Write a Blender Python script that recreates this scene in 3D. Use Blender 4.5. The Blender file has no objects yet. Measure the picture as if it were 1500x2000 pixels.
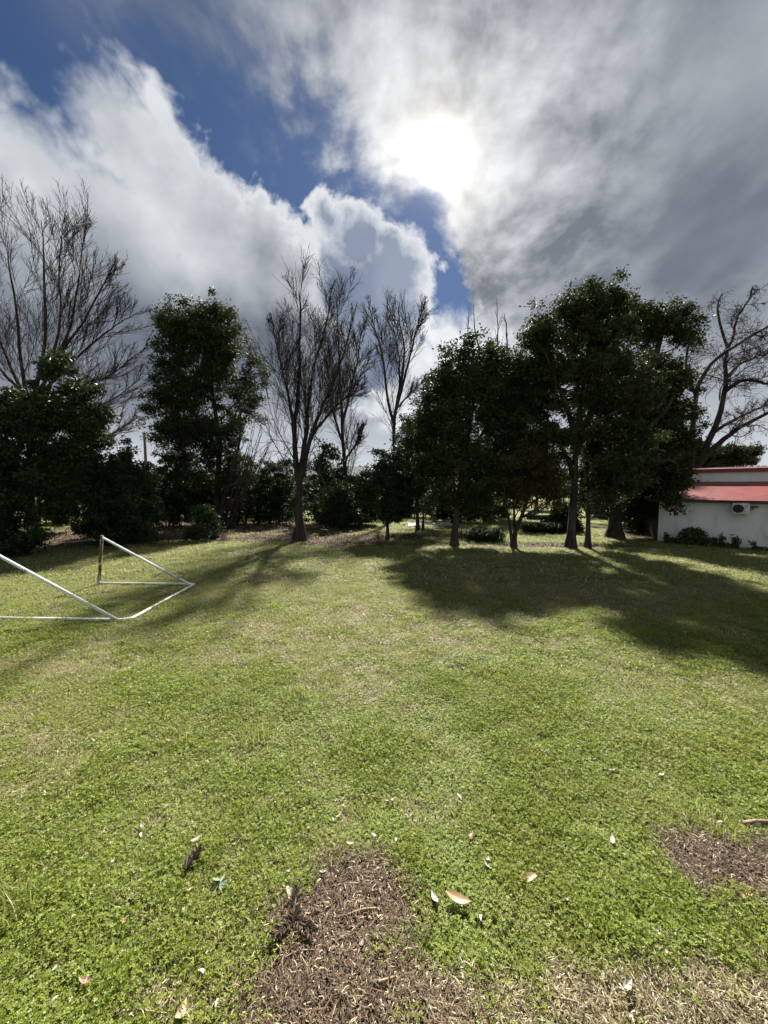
import bpy, math, random
import numpy as np
from mathutils import Vector, Matrix

random.seed(7)
RNG = np.random.default_rng(11)
SC = bpy.context.scene
COL = SC.collection

# ------------------------------------------------------------------ camera
CAM_H = 2.5            # the photographer stands on a raised step
FOC = 751.0            # focal length in pixels of a 1500 px wide frame
PITCH = math.atan(52.0 / FOC)
cam_data = bpy.data.cameras.new("camera")
cam_data.sensor_fit = 'HORIZONTAL'
cam_data.sensor_width = 36.0
cam_data.lens = 36.0 * FOC / 1500.0
cam_data.clip_start = 0.05
cam_data.clip_end = 3000.0
cam = bpy.data.objects.new("camera", cam_data)
COL.objects.link(cam)
cam.location = (0, 0, CAM_H)
cam.rotation_euler = (math.pi / 2 - PITCH, 0, 0)
SC.camera = cam

CP, SP = math.cos(PITCH), math.sin(PITCH)


def ray(u, v):
    xc, yc = (u - 750.0) / FOC, (1000.0 - v) / FOC
    return np.array([xc, CP + yc * SP, -SP + yc * CP])


def G(u, v, z=0.0):
    """ground point seen at (u, v) of the photograph"""
    d = ray(u, v)
    s = (z - CAM_H) / d[2]
    return np.array([d[0] * s, d[1] * s, z])


def W(u, v, Y):
    """point at distance Y in front of the camera seen at (u, v)"""
    d = ray(u, v)
    s = Y / d[1]
    return np.array([d[0] * s, Y, CAM_H + d[2] * s])


def azel(u, v):
    d = ray(u, v)
    d = d / np.linalg.norm(d)
    return math.degrees(math.atan2(d[0], d[1])), math.degrees(math.asin(d[2]))


# ------------------------------------------------------------------ view, render
SC.view_settings.view_transform = 'Standard'
SC.view_settings.look = 'None'
SC.view_settings.exposure = 2.08
SC.view_settings.gamma = 1.0
SC.view_settings.use_curve_mapping = False
SC.render.engine = 'CYCLES'
SC.cycles.use_denoising = True
SC.cycles.max_bounces = 4
SC.cycles.diffuse_bounces = 2
SC.cycles.glossy_bounces = 2
SC.cycles.transmission_bounces = 3
SC.cycles.sample_clamp_indirect = 4.0

# ------------------------------------------------------------------ node helper


class NB:
    """small wrapper for building node trees"""

    def __init__(self, tree):
        self.t = tree

    def n(self, typ, **kw):
        nd = self.t.nodes.new(typ)
        for k, val in kw.items():
            setattr(nd, k, val)
        return nd

    def set(self, sock, val):
        if isinstance(val, bpy.types.NodeSocket):
            self.t.links.new(val, sock)
        elif val is not None:
            sock.default_value = val

    def m(self, op, a, b=None, c=None, clamp=False):
        nd = self.n('ShaderNodeMath', operation=op)
        nd.use_clamp = clamp
        self.set(nd.inputs[0], a)
        if b is not None:
            self.set(nd.inputs[1], b)
        if c is not None:
            self.set(nd.inputs[2], c)
        return nd.outputs[0]

    def vm(self, op, a, b=None, out=0):
        nd = self.n('ShaderNodeVectorMath', operation=op)
        self.set(nd.inputs[0], a)
        if b is not None:
            if op == 'SCALE':
                self.set(nd.inputs[3], b)
            else:
                self.set(nd.inputs[1], b)
        return nd.outputs[out]

    def smooth(self, x, lo, hi, olo=0.0, ohi=1.0):
        nd = self.n('ShaderNodeMapRange')
        nd.interpolation_type = 'SMOOTHSTEP'
        for i, val in enumerate((x, lo, hi, olo, ohi)):
            self.set(nd.inputs[i], val)
        return nd.outputs[0]

    def noise(self, vec, scale, detail=4.0, rough=0.5, dist=0.0, out=0):
        nd = self.n('ShaderNodeTexNoise')
        self.set(nd.inputs['Vector'], vec)
        self.set(nd.inputs['Scale'], scale)
        nd.inputs['Detail'].default_value = detail
        nd.inputs['Roughness'].default_value = rough
        nd.inputs['Distortion'].default_value = dist
        return nd.outputs[out]

    def mix(self, f, a, b):
        nd = self.n('ShaderNodeMix', data_type='RGBA')
        self.set(nd.inputs[0], f)
        for s, val in ((nd.inputs[6], a), (nd.inputs[7], b)):
            if isinstance(val, (tuple, list)) and len(val) == 3:
                val = (*val, 1.0)
            self.set(s, val)
        return nd.outputs[2]

    def xyz(self, x, y, z):
        nd = self.n('ShaderNodeCombineXYZ')
        for i, val in enumerate((x, y, z)):
            self.set(nd.inputs[i], val)
        return nd.outputs[0]


# ------------------------------------------------------------------ sun and sky
GLOW_AZ, GLOW_EL = azel(850, 322)          # where the sun burns through the cloud
SUN_AZ, SUN_EL = 8.5, 43.8                  # direction the shadows on the lawn give
saz, sel = math.radians(SUN_AZ), math.radians(SUN_EL)
SUN_DIR = Vector((math.sin(saz) * math.cos(sel), math.cos(saz) * math.cos(sel), math.sin(sel)))
sun_data = bpy.data.lights.new("sun", 'SUN')
sun_data.energy = 4.2
sun_data.angle = math.radians(1.8)
sun_data.color = (1.0, 0.95, 0.86)
sun = bpy.data.objects.new("sun", sun_data)
COL.objects.link(sun)
sun.location = (5, 30, 30)
sun.rotation_euler = SUN_DIR.to_track_quat('Z', 'Y').to_euler()


GLOW = (math.sin(math.radians(GLOW_AZ)) * math.cos(math.radians(GLOW_EL)), math.cos(math.radians(GLOW_AZ)) * math.cos(math.radians(GLOW_EL)), math.sin(math.radians(GLOW_EL)))


def build_world():
    world = bpy.data.worlds.new("World")
    SC.world = world
    world.use_nodes = True
    tr = world.node_tree
    tr.nodes.clear()
    b = NB(tr)
    out = b.n('ShaderNodeOutputWorld')
    bg = b.n('ShaderNodeBackground')
    bg.inputs['Strength'].default_value = 0.1
    tr.links.new(bg.outputs[0], out.inputs[0])
    sky = b.n('ShaderNodeTexSky')
    sky.sky_type = 'NISHITA'
    sky.sun_disc = False
    sky.sun_elevation = sel
    sky.sun_rotation = saz
    sky.altitude = 100.0
    sky.air_density = 1.0
    sky.dust_density = 0.2
    sky.ozone_density = 4.0
    tc = b.n('ShaderNodeTexCoord')
    d = b.vm('NORMALIZE', tc.outputs['Generated'])
    sep = b.n('ShaderNodeSeparateXYZ')
    tr.links.new(d, sep.inputs[0])
    X, Y, Z = sep.outputs
    deg = 180.0 / math.pi
    az = b.m('MULTIPLY', b.m('ARCTAN2', X, Y), deg)
    el = b.m('MULTIPLY', b.m('ARCSINE', Z), deg)
    ang = b.m('MULTIPLY', b.m('ARCCOSINE', b.m('MINIMUM', b.vm('DOT_PRODUCT', d, GLOW, out=1), 0.999999)), deg)
    azn = b.m('DIVIDE', b.m('ADD', az, 180.0), 360.0)

    def curve(pts):
        nd = b.n('ShaderNodeFloatCurve')
        c = nd.mapping.curves[0]
        pts = sorted(pts)
        xy = [((a + 180.0) / 360.0, (e + 20.0) / 110.0) for a, e in pts]
        c.points[0].location = (0.0, xy[0][1])
        c.points[1].location = (1.0, xy[-1][1])
        for x, y in xy:
            p = c.points.new(x, y)
            p.handle_type = 'VECTOR'
        nd.mapping.update()
        b.set(nd.inputs['Value'], azn)
        return b.m('SUBTRACT', b.m('MULTIPLY', nd.outputs[0], 110.0), 20.0)

    def px(lst):
        return [azel(u, v) for u, v in lst]

    # puffy banks: unions of round heads around directions in the sky, in degrees from their edge
    def heads(lst, k):
        acc = None
        for u, v, r in lst:
            a, e = azel(u, v)
            a2_, e2_ = azel(u + r, v)
            c0, c1_ = ray(u, v), ray(u + r, v)
            c0, c1_ = c0 / np.linalg.norm(c0), c1_ / np.linalg.norm(c1_)
            rad = float(np.linalg.norm(c0 - c1_)) * deg
            dist = b.m('MULTIPLY', b.vm('DISTANCE', d, tuple(float(q) for q in c0), out=1), deg)
            f = b.m('SUBTRACT', rad, dist)
            acc = f if acc is None else b.m('SMOOTH_MAX', acc, f, k)
        return acc

    h1 = heads([(-260, 380, 300), (-20, 330, 150), (70, 330, 95), (235, 262, 100), (320, 340, 100), (415, 440, 105), (510, 490, 95), (585, 530, 58), (180, 470, 170), (40, 640, 240), (300, 700, 210), (480, 640, 130), (600, 720, 110)], 3.0)
    h2 = heads([(635, 425, 42), (700, 480, 72), (762, 540, 88), (790, 610, 62), (700, 590, 100), (640, 530, 70), (720, 700, 110)], 2.0)
    h3 = heads([(868, 655, 46), (820, 700, 50), (915, 660, 45), (965, 690, 60), (880, 730, 70), (780, 790, 60)], 2.0)
    # the high layer: its lower edge
    lowA = curve([(-150, 2), (-110, 20), (-80, 50), (-60, 66)] + px([(0, -70), (100, 0), (200, 85), (300, 145), (400, 185), (480, 235), (560, 290), (640, 325), (700, 345), (755, 405), (830, 408), (870, 440), (892, 500), (908, 570), (925, 660)]) + [(14, 2), (20, -18), (150, -18)])

    warp = b.noise(d, 2.6, 2.0, 0.5, out=1)
    warpv = b.vm('SUBTRACT', warp, (0.5, 0.5, 0.5))
    dw = b.vm('ADD', d, b.vm('SCALE', warpv, 0.10))
    n_big = b.noise(dw, 5.0, 3.0, 0.5)
    n_mid = b.noise(dw, 14.0, 3.0, 0.5)
    n_fine = b.noise(dw, 42.0, 4.0, 0.6)
    puff = b.m('SUBTRACT', b.m('MULTIPLY', b.m('ABSOLUTE', b.m('SUBTRACT', n_mid, 0.5)), 4.0), 0.35)

    def wob(k1, k2, k3, kp):
        s = b.m('MULTIPLY', b.m('SUBTRACT', n_big, 0.5), k1)
        s = b.m('ADD', s, b.m('MULTIPLY', b.m('SUBTRACT', n_mid, 0.5), k2))
        s = b.m('ADD', s, b.m('MULTIPLY', b.m('SUBTRACT', n_fine, 0.5), k3))
        return b.m('ADD', s, b.m('MULTIPLY', puff, kp))

    d1 = b.m('ADD', h1, wob(3.0, 4.5, 3.0, 1.6))
    d2 = b.m('ADD', h2, wob(1.5, 3.4, 2.6, 1.2))
    d3 = b.m('ADD', h3, wob(2.0, 4.5, 3.0, 1.5))
    soft = b.smooth(az, -42.0, -18.0, 3.6, 1.1)      # frayed far to the side, crisp near the sun
    a1 = b.smooth(b.m('DIVIDE', b.m('ADD', d1, 0.3), soft), -0.3, 1.0)
    a2 = b.smooth(d2, -0.5, 0.9)
    a3 = b.smooth(d3, -1.0, 2.5)

    # streaky high layer on a flat cloud sheet
    inv = b.m('DIVIDE', 1.0, b.m('ADD', b.m('MAXIMUM', Z, 0.0), 0.22))
    sheet = b.xyz(b.m('MULTIPLY', X, inv), b.m('MULTIPLY', Y, inv), 0.0)
    mp = b.n('ShaderNodeMapping')
    b.set(mp.inputs['Vector'], sheet)
    mp.inputs['Rotation'].default_value = (0, 0, math.radians(-24))
    mp.inputs['Scale'].default_value = (1.55, 1.0, 1.0)
    s_big = b.noise(mp.outputs[0], 1.3, 2.0, 0.45, 0.0)
    s_mid = b.noise(mp.outputs[0], 4.6, 4.0, 0.52, 0.0)
    s_fin = b.noise(b.vm('ADD', sheet, b.vm('SCALE', warpv, 0.25)), 13.0, 4.0, 0.6, 0.0)
    wA = b.m('ADD', b.m('MULTIPLY', b.m('SUBTRACT', s_mid, 0.5), 22.0), b.m('MULTIPLY', b.m('SUBTRACT', s_fin, 0.5), 16.0))
    wA = b.m('MULTIPLY', wA, b.smooth(ang, 3.0, 13.0, 0.25, 1.0))
    dA = b.m('ADD', b.m('SUBTRACT', el, lowA), wA)
    edge = b.smooth(az, -25.0, 6.0, 15.0, 4.5)
    aA = b.smooth(b.m('DIVIDE', dA, edge), -0.18, 1.0)
    aA = b.m('MULTIPLY', aA, b.smooth(az, -45.0, 4.0, 0.72, 1.0))
    # a thin veil in the far upper left
    veil = b.m('MULTIPLY', b.smooth(s_big, 0.45, 0.72), 0.45)
    veil = b.m('MULTIPLY', veil, b.smooth(az, -36.0, -24.0, 1.0, 0.0))
    aA = b.m('MAXIMUM', aA, veil)

    # how bright: cloud near the sun is lit through, far from it is grey
    near = b.smooth(ang, 3.0, 29.0, 1.0, 0.0)
    rough = b.smooth(ang, 10.0, 29.0, 1.0, 0.12)
    fA = b.m('ADD', b.m('MULTIPLY', near, 0.48), b.m('MULTIPLY', b.m('SUBTRACT', s_mid, 0.5), b.m('MULTIPLY', rough, 1.9)))
    fA = b.m('ADD', fA, b.m('MULTIPLY', b.m('SUBTRACT', s_fin, 0.5), b.m('MULTIPLY', rough, 1.3)))
    fA = b.m('ADD', fA, b.m('MULTIPLY', b.m('SUBTRACT', s_big, 0.5), 1.5))
    front = b.smooth(ang, 62.0, 105.0)            # unseen front-lit clouds opposite the sun, brightened to fill the lawn's shade
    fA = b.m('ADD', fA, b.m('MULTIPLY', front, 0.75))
    fA = b.m('ADD', fA, 0.09, clamp=True)
    dim = b.m('ADD', b.m('MULTIPLY', b.smooth(s_mid, 0.25, 0.75), 0.5), b.m('MULTIPLY', b.smooth(s_big, 0.25, 0.75), 0.5))
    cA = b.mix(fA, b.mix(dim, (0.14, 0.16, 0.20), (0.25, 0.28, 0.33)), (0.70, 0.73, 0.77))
    # the bank: bright rim towards the sun, grey heart
    rim_w = b.smooth(az, -42.0, -8.0, 13.0, 7.0)
    lump = b.m('ADD', b.m('MULTIPLY', b.m('SUBTRACT', n_mid, 0.5), 1.2), b.m('MULTIPLY', puff, 0.3))
    lump = b.m('ADD', lump, b.m('MULTIPLY', b.m('SUBTRACT', n_big, 0.5), 1.5))
    f1 = b.m('SUBTRACT', 1.0, b.m('DIVIDE', d1, rim_w))
    f1 = b.m('MULTIPLY', f1, b.smooth(el, 17.0, 31.0, 0.0, 1.0))
    f1 = b.m('ADD', f1, b.m('MULTIPLY', lump, b.smooth(d1, 5.0, 15.0, 0.62, 0.10)), clamp=True)
    f1 = b.m('ADD', f1, b.m('MULTIPLY', b.smooth(d1, 0.6, 2.4, 0.22, 0.0), b.smooth(az, -32.0, -14.0)))
    c1 = b.mix(f1, b.mix(b.smooth(n_big, 0.3, 0.7), (0.13, 0.15, 0.19), (0.21, 0.24, 0.29)), (0.71, 0.74, 0.77))
    f2 = b.m('SUBTRACT', 1.0, b.m('DIVIDE', d2, 2.8))
    f2 = b.m('ADD', f2, b.m('MULTIPLY', lump, b.smooth(d2, 1.0, 4.0, 0.4, 0.08)), clamp=True)
    c2 = b.mix(f2, b.mix(b.smooth(n_big, 0.3, 0.7), (0.15, 0.19, 0.28), (0.30, 0.35, 0.45)), (0.86, 0.88, 0.90))
    f3 = b.m('ADD', b.m('MULTIPLY', lump, 0.55), b.smooth(ang, 12.0, 42.0, 0.85, 0.55), clamp=True)
    c3 = b.mix(f3, (0.30, 0.33, 0.38), (0.88, 0.90, 0.92))

    # light scattered forward around the sun
    def bell(w, k):
        return b.m('MULTIPLY', b.m('EXPONENT', b.m('MULTIPLY', b.m('POWER', b.m('DIVIDE', ang, w), 2.0), -1.0)), k)
    thin = b.m('ADD', b.m('MULTIPLY', aA, 0.92), 0.08)
    core = b.vm('SCALE', (1.0, 0.98, 0.94), b.m('MULTIPLY', bell(2.5, 2.0), thin))
    halo = b.vm('SCALE', (1.0, 0.90, 0.72), b.m('MULTIPLY', b.m('ADD', bell(5.6, 0.42), b.m('MULTIPLY', b.m('EXPONENT', b.m('DIVIDE', ang, -8.0)), 0.22)), thin))
    glowc = b.vm('ADD', core, halo)

    skyc = b.vm('SCALE', sky.outputs[0], 0.1)
    skyc = b.vm('MULTIPLY', skyc, (0.40, 0.45, 0.53))
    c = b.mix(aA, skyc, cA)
    c = b.vm('ADD', c, glowc)
    low = b.smooth(b.m('SUBTRACT', el, wob(3.0, 2.0, 1.0, 1.0)), 12.0, 19.0, 1.0, 0.0)
    c = b.mix(low, c, b.mix(n_big, (0.27, 0.30, 0.36), (0.40, 0.43, 0.48)))
    c = b.mix(a2, c, c2)
    c = b.mix(a1, c, c1)
    c = b.mix(a3, c, c3)
    # pale air low down
    hz = b.smooth(el, 0.0, 14.0, 0.9, 0.0)
    c = b.mix(hz, c, (0.66, 0.70, 0.75))
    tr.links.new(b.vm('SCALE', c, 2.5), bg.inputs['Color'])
    world.cycles.sampling_method = 'MANUAL'
    world.cycles.sample_map_resolution = 1024


build_world()


# ------------------------------------------------------------------ general helpers
def new_mesh(name, verts, faces, mats, var=None, smooth=False, fmat=None):
    """mesh from numpy arrays; faces all of one size"""
    verts = np.asarray(verts, dtype=np.float32)
    faces = np.asarray(faces, dtype=np.int32)
    me = bpy.data.meshes.new(name)
    k = faces.shape[1]
    me.vertices.add(len(verts))
    me.vertices.foreach_set('co', verts.ravel())
    me.loops.add(faces.size)
    me.loops.foreach_set('vertex_index', faces.ravel())
    me.polygons.add(len(faces))
    me.polygons.foreach_set('loop_start', np.arange(len(faces), dtype=np.int32) * k)
    if fmat is not None:
        me.polygons.foreach_set('material_index', np.asarray(fmat, dtype=np.int32))
    me.update(calc_edges=True)
    me.polygons.foreach_set('use_smooth', np.full(len(faces), smooth, dtype=bool))
    if var is not None:
        at = me.attributes.new('var', 'FLOAT', 'POINT')
        at.data.foreach_set('value', np.asarray(var, dtype=np.float32))
    for m_ in (mats if isinstance(mats, (list, tuple)) else [mats]):
        me.materials.append(m_)
    return me


def link(name, me, parent=None, loc=None, rot=None):
    o = bpy.data.objects.new(name, me)
    COL.objects.link(o)
    if loc is not None:
        o.location = loc
    if rot is not None:
        o.rotation_euler = rot
    if parent is not None:
        o.parent = parent
    return o


def tag(o, label=None, cat=None, group=None, kind=None):
    for k, val in (('label', label), ('category', cat), ('group', group), ('kind', kind)):
        if val:
            o[k] = val
    return o


def thing(name, label, cat, loc=(0, 0, 0), group=None, rotz=0.0):
    o = bpy.data.objects.new(name, None)
    o.empty_display_size = 0.2
    COL.objects.link(o)
    o.location = loc
    o.rotation_euler = (0, 0, rotz)
    return tag(o, label, cat, group)


def part(name, me, root):
    """a mesh given in world coordinates becomes a child of root"""
    o = link(name, me, root)
    o.matrix_parent_inverse = Matrix.Translation(-Vector(root.location)) if root.rotation_euler.z == 0 else Matrix.Identity(4)
    return o


def vnoise(x, y, scale, seed=0):
    """smooth lattice noise, 0..1"""
    x = np.asarray(x, dtype=np.float64) * scale + 1000.0 + seed * 17.3
    y = np.asarray(y, dtype=np.float64) * scale + 1000.0 + seed * 9.1
    xi, yi = np.floor(x), np.floor(y)
    fx, fy = x - xi, y - yi
    fx, fy = fx * fx * (3 - 2 * fx), fy * fy * (3 - 2 * fy)

    def h(a, c):
        q = np.sin(a * 127.1 + c * 311.7 + seed * 74.7) * 43758.5453
        return q - np.floor(q)
    return (h(xi, yi) * (1 - fx) + h(xi + 1, yi) * fx) * (1 - fy) + (h(xi, yi + 1) * (1 - fx) + h(xi + 1, yi + 1) * fx) * fy


def fbm(x, y, scale, seed=0, oct_=4):
    a, s, t = 0.5, 0.0, 0.0
    for i in range(oct_):
        s = s + a * vnoise(x, y, scale * 2 ** i, seed + i)
        t += a
        a *= 0.55
    return s / t


def sstep(x, lo, hi):
    t = np.clip((x - lo) / (hi - lo), 0, 1)
    return t * t * (3 - 2 * t)


def ground_z(x, y):
    return 0.05 * (fbm(x, y, 0.5, 3, 3) - 0.5) + 0.03 * (fbm(x, y, 3.0, 5, 2) - 0.5)


def unit(a):
    return a / np.maximum(np.linalg.norm(a, axis=-1, keepdims=True), 1e-9)


# ------------------------------------------------------------------ tubes
def tube_arrays(P, R, sides):
    """P (M,N,3), R (M,N) -> verts, quads"""
    P = np.asarray(P, dtype=np.float64)
    M, N, _ = P.shape
    T = np.empty_like(P)
    T[:, 1:-1] = P[:, 2:] - P[:, :-2]
    T[:, 0] = P[:, 1] - P[:, 0]
    T[:, -1] = P[:, -1] - P[:, -2]
    T = unit(T)
    ref = np.where(np.abs(T[:, :1, 2:3]) > 0.9, np.array([1.0, 0.13, 0.0]), np.array([0.11, 0.07, 1.0]))
    A = unit(ref - (ref * T).sum(-1, keepdims=True) * T)
    B = np.cross(T, A)
    ph = np.linspace(0, 2 * np.pi, sides, endpoint=False)
    ring = A[:, :, None, :] * np.cos(ph)[:, None] + B[:, :, None, :] * np.sin(ph)[:, None]
    V = P[:, :, None, :] + ring * np.asarray(R)[:, :, None, None]
    V = V.reshape(-1, 3)
    m, n, s = np.meshgrid(np.arange(M), np.arange(N - 1), np.arange(sides), indexing='ij')
    a = (m * N + n) * sides + s
    b_ = (m * N + n) * sides + (s + 1) % sides
    F = np.stack([a, b_, b_ + sides, a + sides], -1).reshape(-1, 4)
    return V, F


def join(parts_):
    vs, fs, off = [], [], 0
    for v, f in parts_:
        vs.append(v)
        fs.append(f + off)
        off += len(v)
    return np.concatenate(vs), np.concatenate(fs)


def spline(pts, n):
    """Catmull-Rom through pts, n samples"""
    p = np.asarray(pts, dtype=np.float64)
    p = np.vstack([2 * p[0] - p[1], p, 2 * p[-1] - p[-2]])
    seg = len(p) - 3
    t = np.linspace(0, seg - 1e-6, n)
    i = t.astype(int)
    f = (t - i)[:, None]
    p0, p1, p2, p3 = p[i], p[i + 1], p[i + 2], p[i + 3]
    return 0.5 * (2 * p1 + (p2 - p0) * f + (2 * p0 - 5 * p1 + 4 * p2 - p3) * f ** 2 + (3 * p1 - p0 - 3 * p2 + p3) * f ** 3)


def sprout(P, R, k, t0, t1, ang, fl, nseg, up, wig, rfac, rmin, rng, lmax=99.0, tipf=0.6):
    """k side shoots on every branch of P"""
    M, N, _ = P.shape
    t = t0 + (t1 - t0) * ((np.arange(k)[None, :] + rng.random((M, k))) / k) ** 1.15
    q = t * (N - 1)
    i0 = np.clip(q.astype(int), 0, N - 2)
    f = (q - i0)
    mi = np.arange(M)[:, None]
    a, c = P[mi, i0], P[mi, i0 + 1]
    pos = (a + (c - a) * f[..., None]).reshape(-1, 3)
    tan = unit(c - a).reshape(-1, 3)
    r = (R[mi, i0] * (1 - f) + R[mi, i0 + 1] * f).reshape(-1)
    plen = np.linalg.norm(np.diff(P, axis=1), axis=2).sum(1)
    L = np.minimum((fl * plen[:, None] * (1 - tipf * t) * (0.5 + 0.7 * rng.random((M, k)))).reshape(-1), lmax)
    K = M * k
    perp = unit(np.cross(tan, rng.normal(size=(K, 3))))
    th = ang * (0.6 + 0.8 * rng.random(K))
    d = tan * np.cos(th)[:, None] + perp * np.sin(th)[:, None]
    out = np.empty((K, nseg, 3))
    out[:, 0] = pos
    w = rng.normal(size=(K, 3)) * wig
    for s in range(1, nseg):
        w = w * 0.6 + rng.normal(size=(K, 3)) * wig
        d = unit(d + w + np.array([0, 0, up]))
        out[:, s] = out[:, s - 1] + d * (L / (nseg - 1))[:, None]
    r0 = np.maximum(r * rfac, rmin)
    RR = r0[:, None] * np.linspace(1, 0.35, nseg)[None, :]
    RR = np.maximum(RR, rmin * 0.6)
    return out, RR


# ------------------------------------------------------------------ materials
def material(name):
    mt = bpy.data.materials.new(name)
    mt.use_nodes = True
    mt.node_tree.nodes.clear()
    b = NB(mt.node_tree)
    out = b.n('ShaderNodeOutputMaterial')
    return mt, b, out


def principled(b, out, color, rough=0.6, spec=0.4, metal=0.0, bump=None, bstr=0.3, bdist=0.02):
    p = b.n('ShaderNodeBsdfPrincipled')
    b.set(p.inputs['Base Color'], (*color, 1.0) if isinstance(color, tuple) and len(color) == 3 else color)
    b.set(p.inputs['Roughness'], rough)
    p.inputs['Specular IOR Level'].default_value = spec
    p.inputs['Metallic'].default_value = metal
    if bump is not None:
        bn = b.n('ShaderNodeBump')
        bn.inputs['Strength'].default_value = bstr
        bn.inputs['Distance'].default_value = bdist
        b.set(bn.inputs['Height'], bump)
        b.t.links.new(bn.outputs[0], p.inputs['Normal'])
    if out is not None:
        b.t.links.new(p.outputs[0], out.inputs[0])
    return p


def leaf_material(name, c0, c1, c2=None, trans=0.25, tcol=(0.12, 0.17, 0.03), rough=0.55, spec=0.08, patch=0.0, patchcol=None, pscale=0.6):
    """leaf colours spread over the attribute var; light also passes through the blade"""
    mt, b, out = material(name)
    at = b.n('ShaderNodeAttribute', attribute_name='var')
    v = at.outputs['Fac']
    col = b.mix(b.smooth(v, 0.0, 0.6), c0, c1)
    if c2 is not None:
        col = b.mix(b.smooth(v, 0.86, 0.97), col, c2)
    if patchcol is not None:
        geo = b.n('ShaderNodeNewGeometry')
        pn = b.noise(geo.outputs['Position'], pscale, 3.0, 0.55)
        col = b.mix(b.m('MULTIPLY', b.smooth(pn, 0.42, 0.68), patch), col, patchcol)
    p = principled(b, None, col, rough, spec)
    tl = b.n('ShaderNodeBsdfTranslucent')
    b.set(tl.inputs['Color'], b.mix(0.35, col, tcol))
    mx = b.n('ShaderNodeMixShader')
    mx.inputs[0].default_value = trans
    b.t.links.new(p.outputs[0], mx.inputs[1])
    b.t.links.new(tl.outputs[0], mx.inputs[2])
    b.t.links.new(mx.outputs[0], out.inputs[0])
    return mt


def bark_material(name, c0, c1, scale=6.0, stretch=0.25):
    mt, b, out = material(name)
    geo = b.n('ShaderNodeNewGeometry')
    mp = b.n('ShaderNodeMapping')
    b.set(mp.inputs['Vector'], geo.outputs['Position'])
    mp.inputs['Scale'].default_value = (1, 1, stretch)
    n1 = b.noise(mp.outputs[0], scale, 6.0, 0.65)
    n2 = b.noise(geo.outputs['Position'], 1.3, 3.0, 0.5)
    col = b.mix(b.smooth(n1, 0.3, 0.7), c0, c1)
    col = b.mix(b.m('MULTIPLY', b.smooth(n2, 0.55, 0.75), 0.35), col, (0.09, 0.10, 0.06))
    principled(b, out, col, 0.9, 0.15, bump=n1, bstr=0.8, bdist=0.03)
    return mt


M_BARK_DARK = bark_material('bark_dark', (0.020, 0.016, 0.013), (0.060, 0.050, 0.040))
M_BARK_GREY = bark_material('bark_grey', (0.018, 0.015, 0.013), (0.050, 0.043, 0.036))
M_BARK_PALE = bark_material('bark_pale', (0.028, 0.023, 0.019), (0.068, 0.056, 0.046))
M_TWIG = bark_material('twig_bark', (0.017, 0.014, 0.013), (0.035, 0.029, 0.026), 20.0, 1.0)
M_TWIG_RED = bark_material('twig_bark_ruddy', (0.022, 0.016, 0.015), (0.044, 0.033, 0.030), 20.0, 1.0)
M_LEAF_A = leaf_material('leaf_dark_green', (0.015, 0.026, 0.012), (0.033, 0.050, 0.020), (0.065, 0.075, 0.03), trans=0.11)
M_LEAF_B = leaf_material('leaf_olive_green', (0.018, 0.026, 0.012), (0.040, 0.050, 0.020), (0.085, 0.074, 0.034), trans=0.12)
M_LEAF_C = leaf_material('leaf_glossy_green', (0.013, 0.025, 0.012), (0.030, 0.050, 0.021), (0.06, 0.078, 0.034), trans=0.09, rough=0.45)
M_LEAF_D = leaf_material('leaf_bronze_green', (0.040, 0.036, 0.017), (0.065, 0.062, 0.026), (0.11, 0.08, 0.045), trans=0.18)


def leaf_quads(C, D, L, Wd, rng, fold=0.25):
    """one folded four-cornered blade per centre: C (n,3), direction D, length L, width Wd"""
    n = len(C)
    side = unit(np.cross(D, rng.normal(size=(n, 3))))
    nor = np.cross(side, D)
    L = np.broadcast_to(L, n)[:, None]
    Wd = np.broadcast_to(Wd, n)[:, None]
    base = C - D * L * 0.5
    tip = C + D * L * 0.5
    mid = C + nor * Wd * fold
    V = np.stack([base, mid + side * Wd * 0.5, tip, mid - side * Wd * 0.5], 1).reshape(-1, 3)
    F = np.arange(n * 4).reshape(-1, 4)
    return V, F


# ------------------------------------------------------------------ the ground
def ell(u, v, ru, rv):
    c = G(u, v)
    d = math.hypot(c[1], CAM_H)
    rx = ru * d / FOC
    ry = abs(G(u, v - rv)[1] - G(u, v + rv)[1]) / 2
    return c[0], c[1], rx, ry


BARE = [ell(*e) for e in [(718, 1700, 62, 42), (700, 1750, 80, 40), (600, 1790, 66, 38), (690, 1805, 105, 46), (655, 1885, 112, 55), (705, 1950, 155, 75), (680, 2080, 175, 70),
                          (1400, 1680, 85, 42), (1470, 1720, 95, 50), (1560, 1700, 90, 70), (1365, 1655, 60, 30)]]
STRAW = [ell(*e) for e in [(1080, 1960, 190, 55), (1300, 1930, 190, 55), (1440, 1960, 170, 70), (1250, 2060, 400, 90), (950, 1990, 110, 60), (290, 1955, 55, 26)]]
DRY = [ell(*e) for e in [(650, 1240, 230, 45), (480, 1290, 200, 35), (150, 1290, 200, 60), (60, 1400, 130, 70), (980, 1130, 120, 30), (1150, 1170, 170, 35), (760, 1200, 120, 25), (1450, 1350, 150, 50), (30, 1520, 110, 60), (640, 1330, 120, 35)]]
LITTER = [(-11.0, 22.0, 9.5, 5.2), (-3.5, 18.0, 4.8, 1.5), (-14.5, 17.5, 4.5, 3.0), (-1.5, 16.3, 2.2, 0.8), (0.3, 18.4, 2.2, 0.9), (6.2, 16.0, 2.6, 0.7), (14.2, 19.8, 2.6, 1.2), (9.0, 15.6, 1.8, 0.35), (2.9, 16.0, 2.0, 0.45)]


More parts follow.
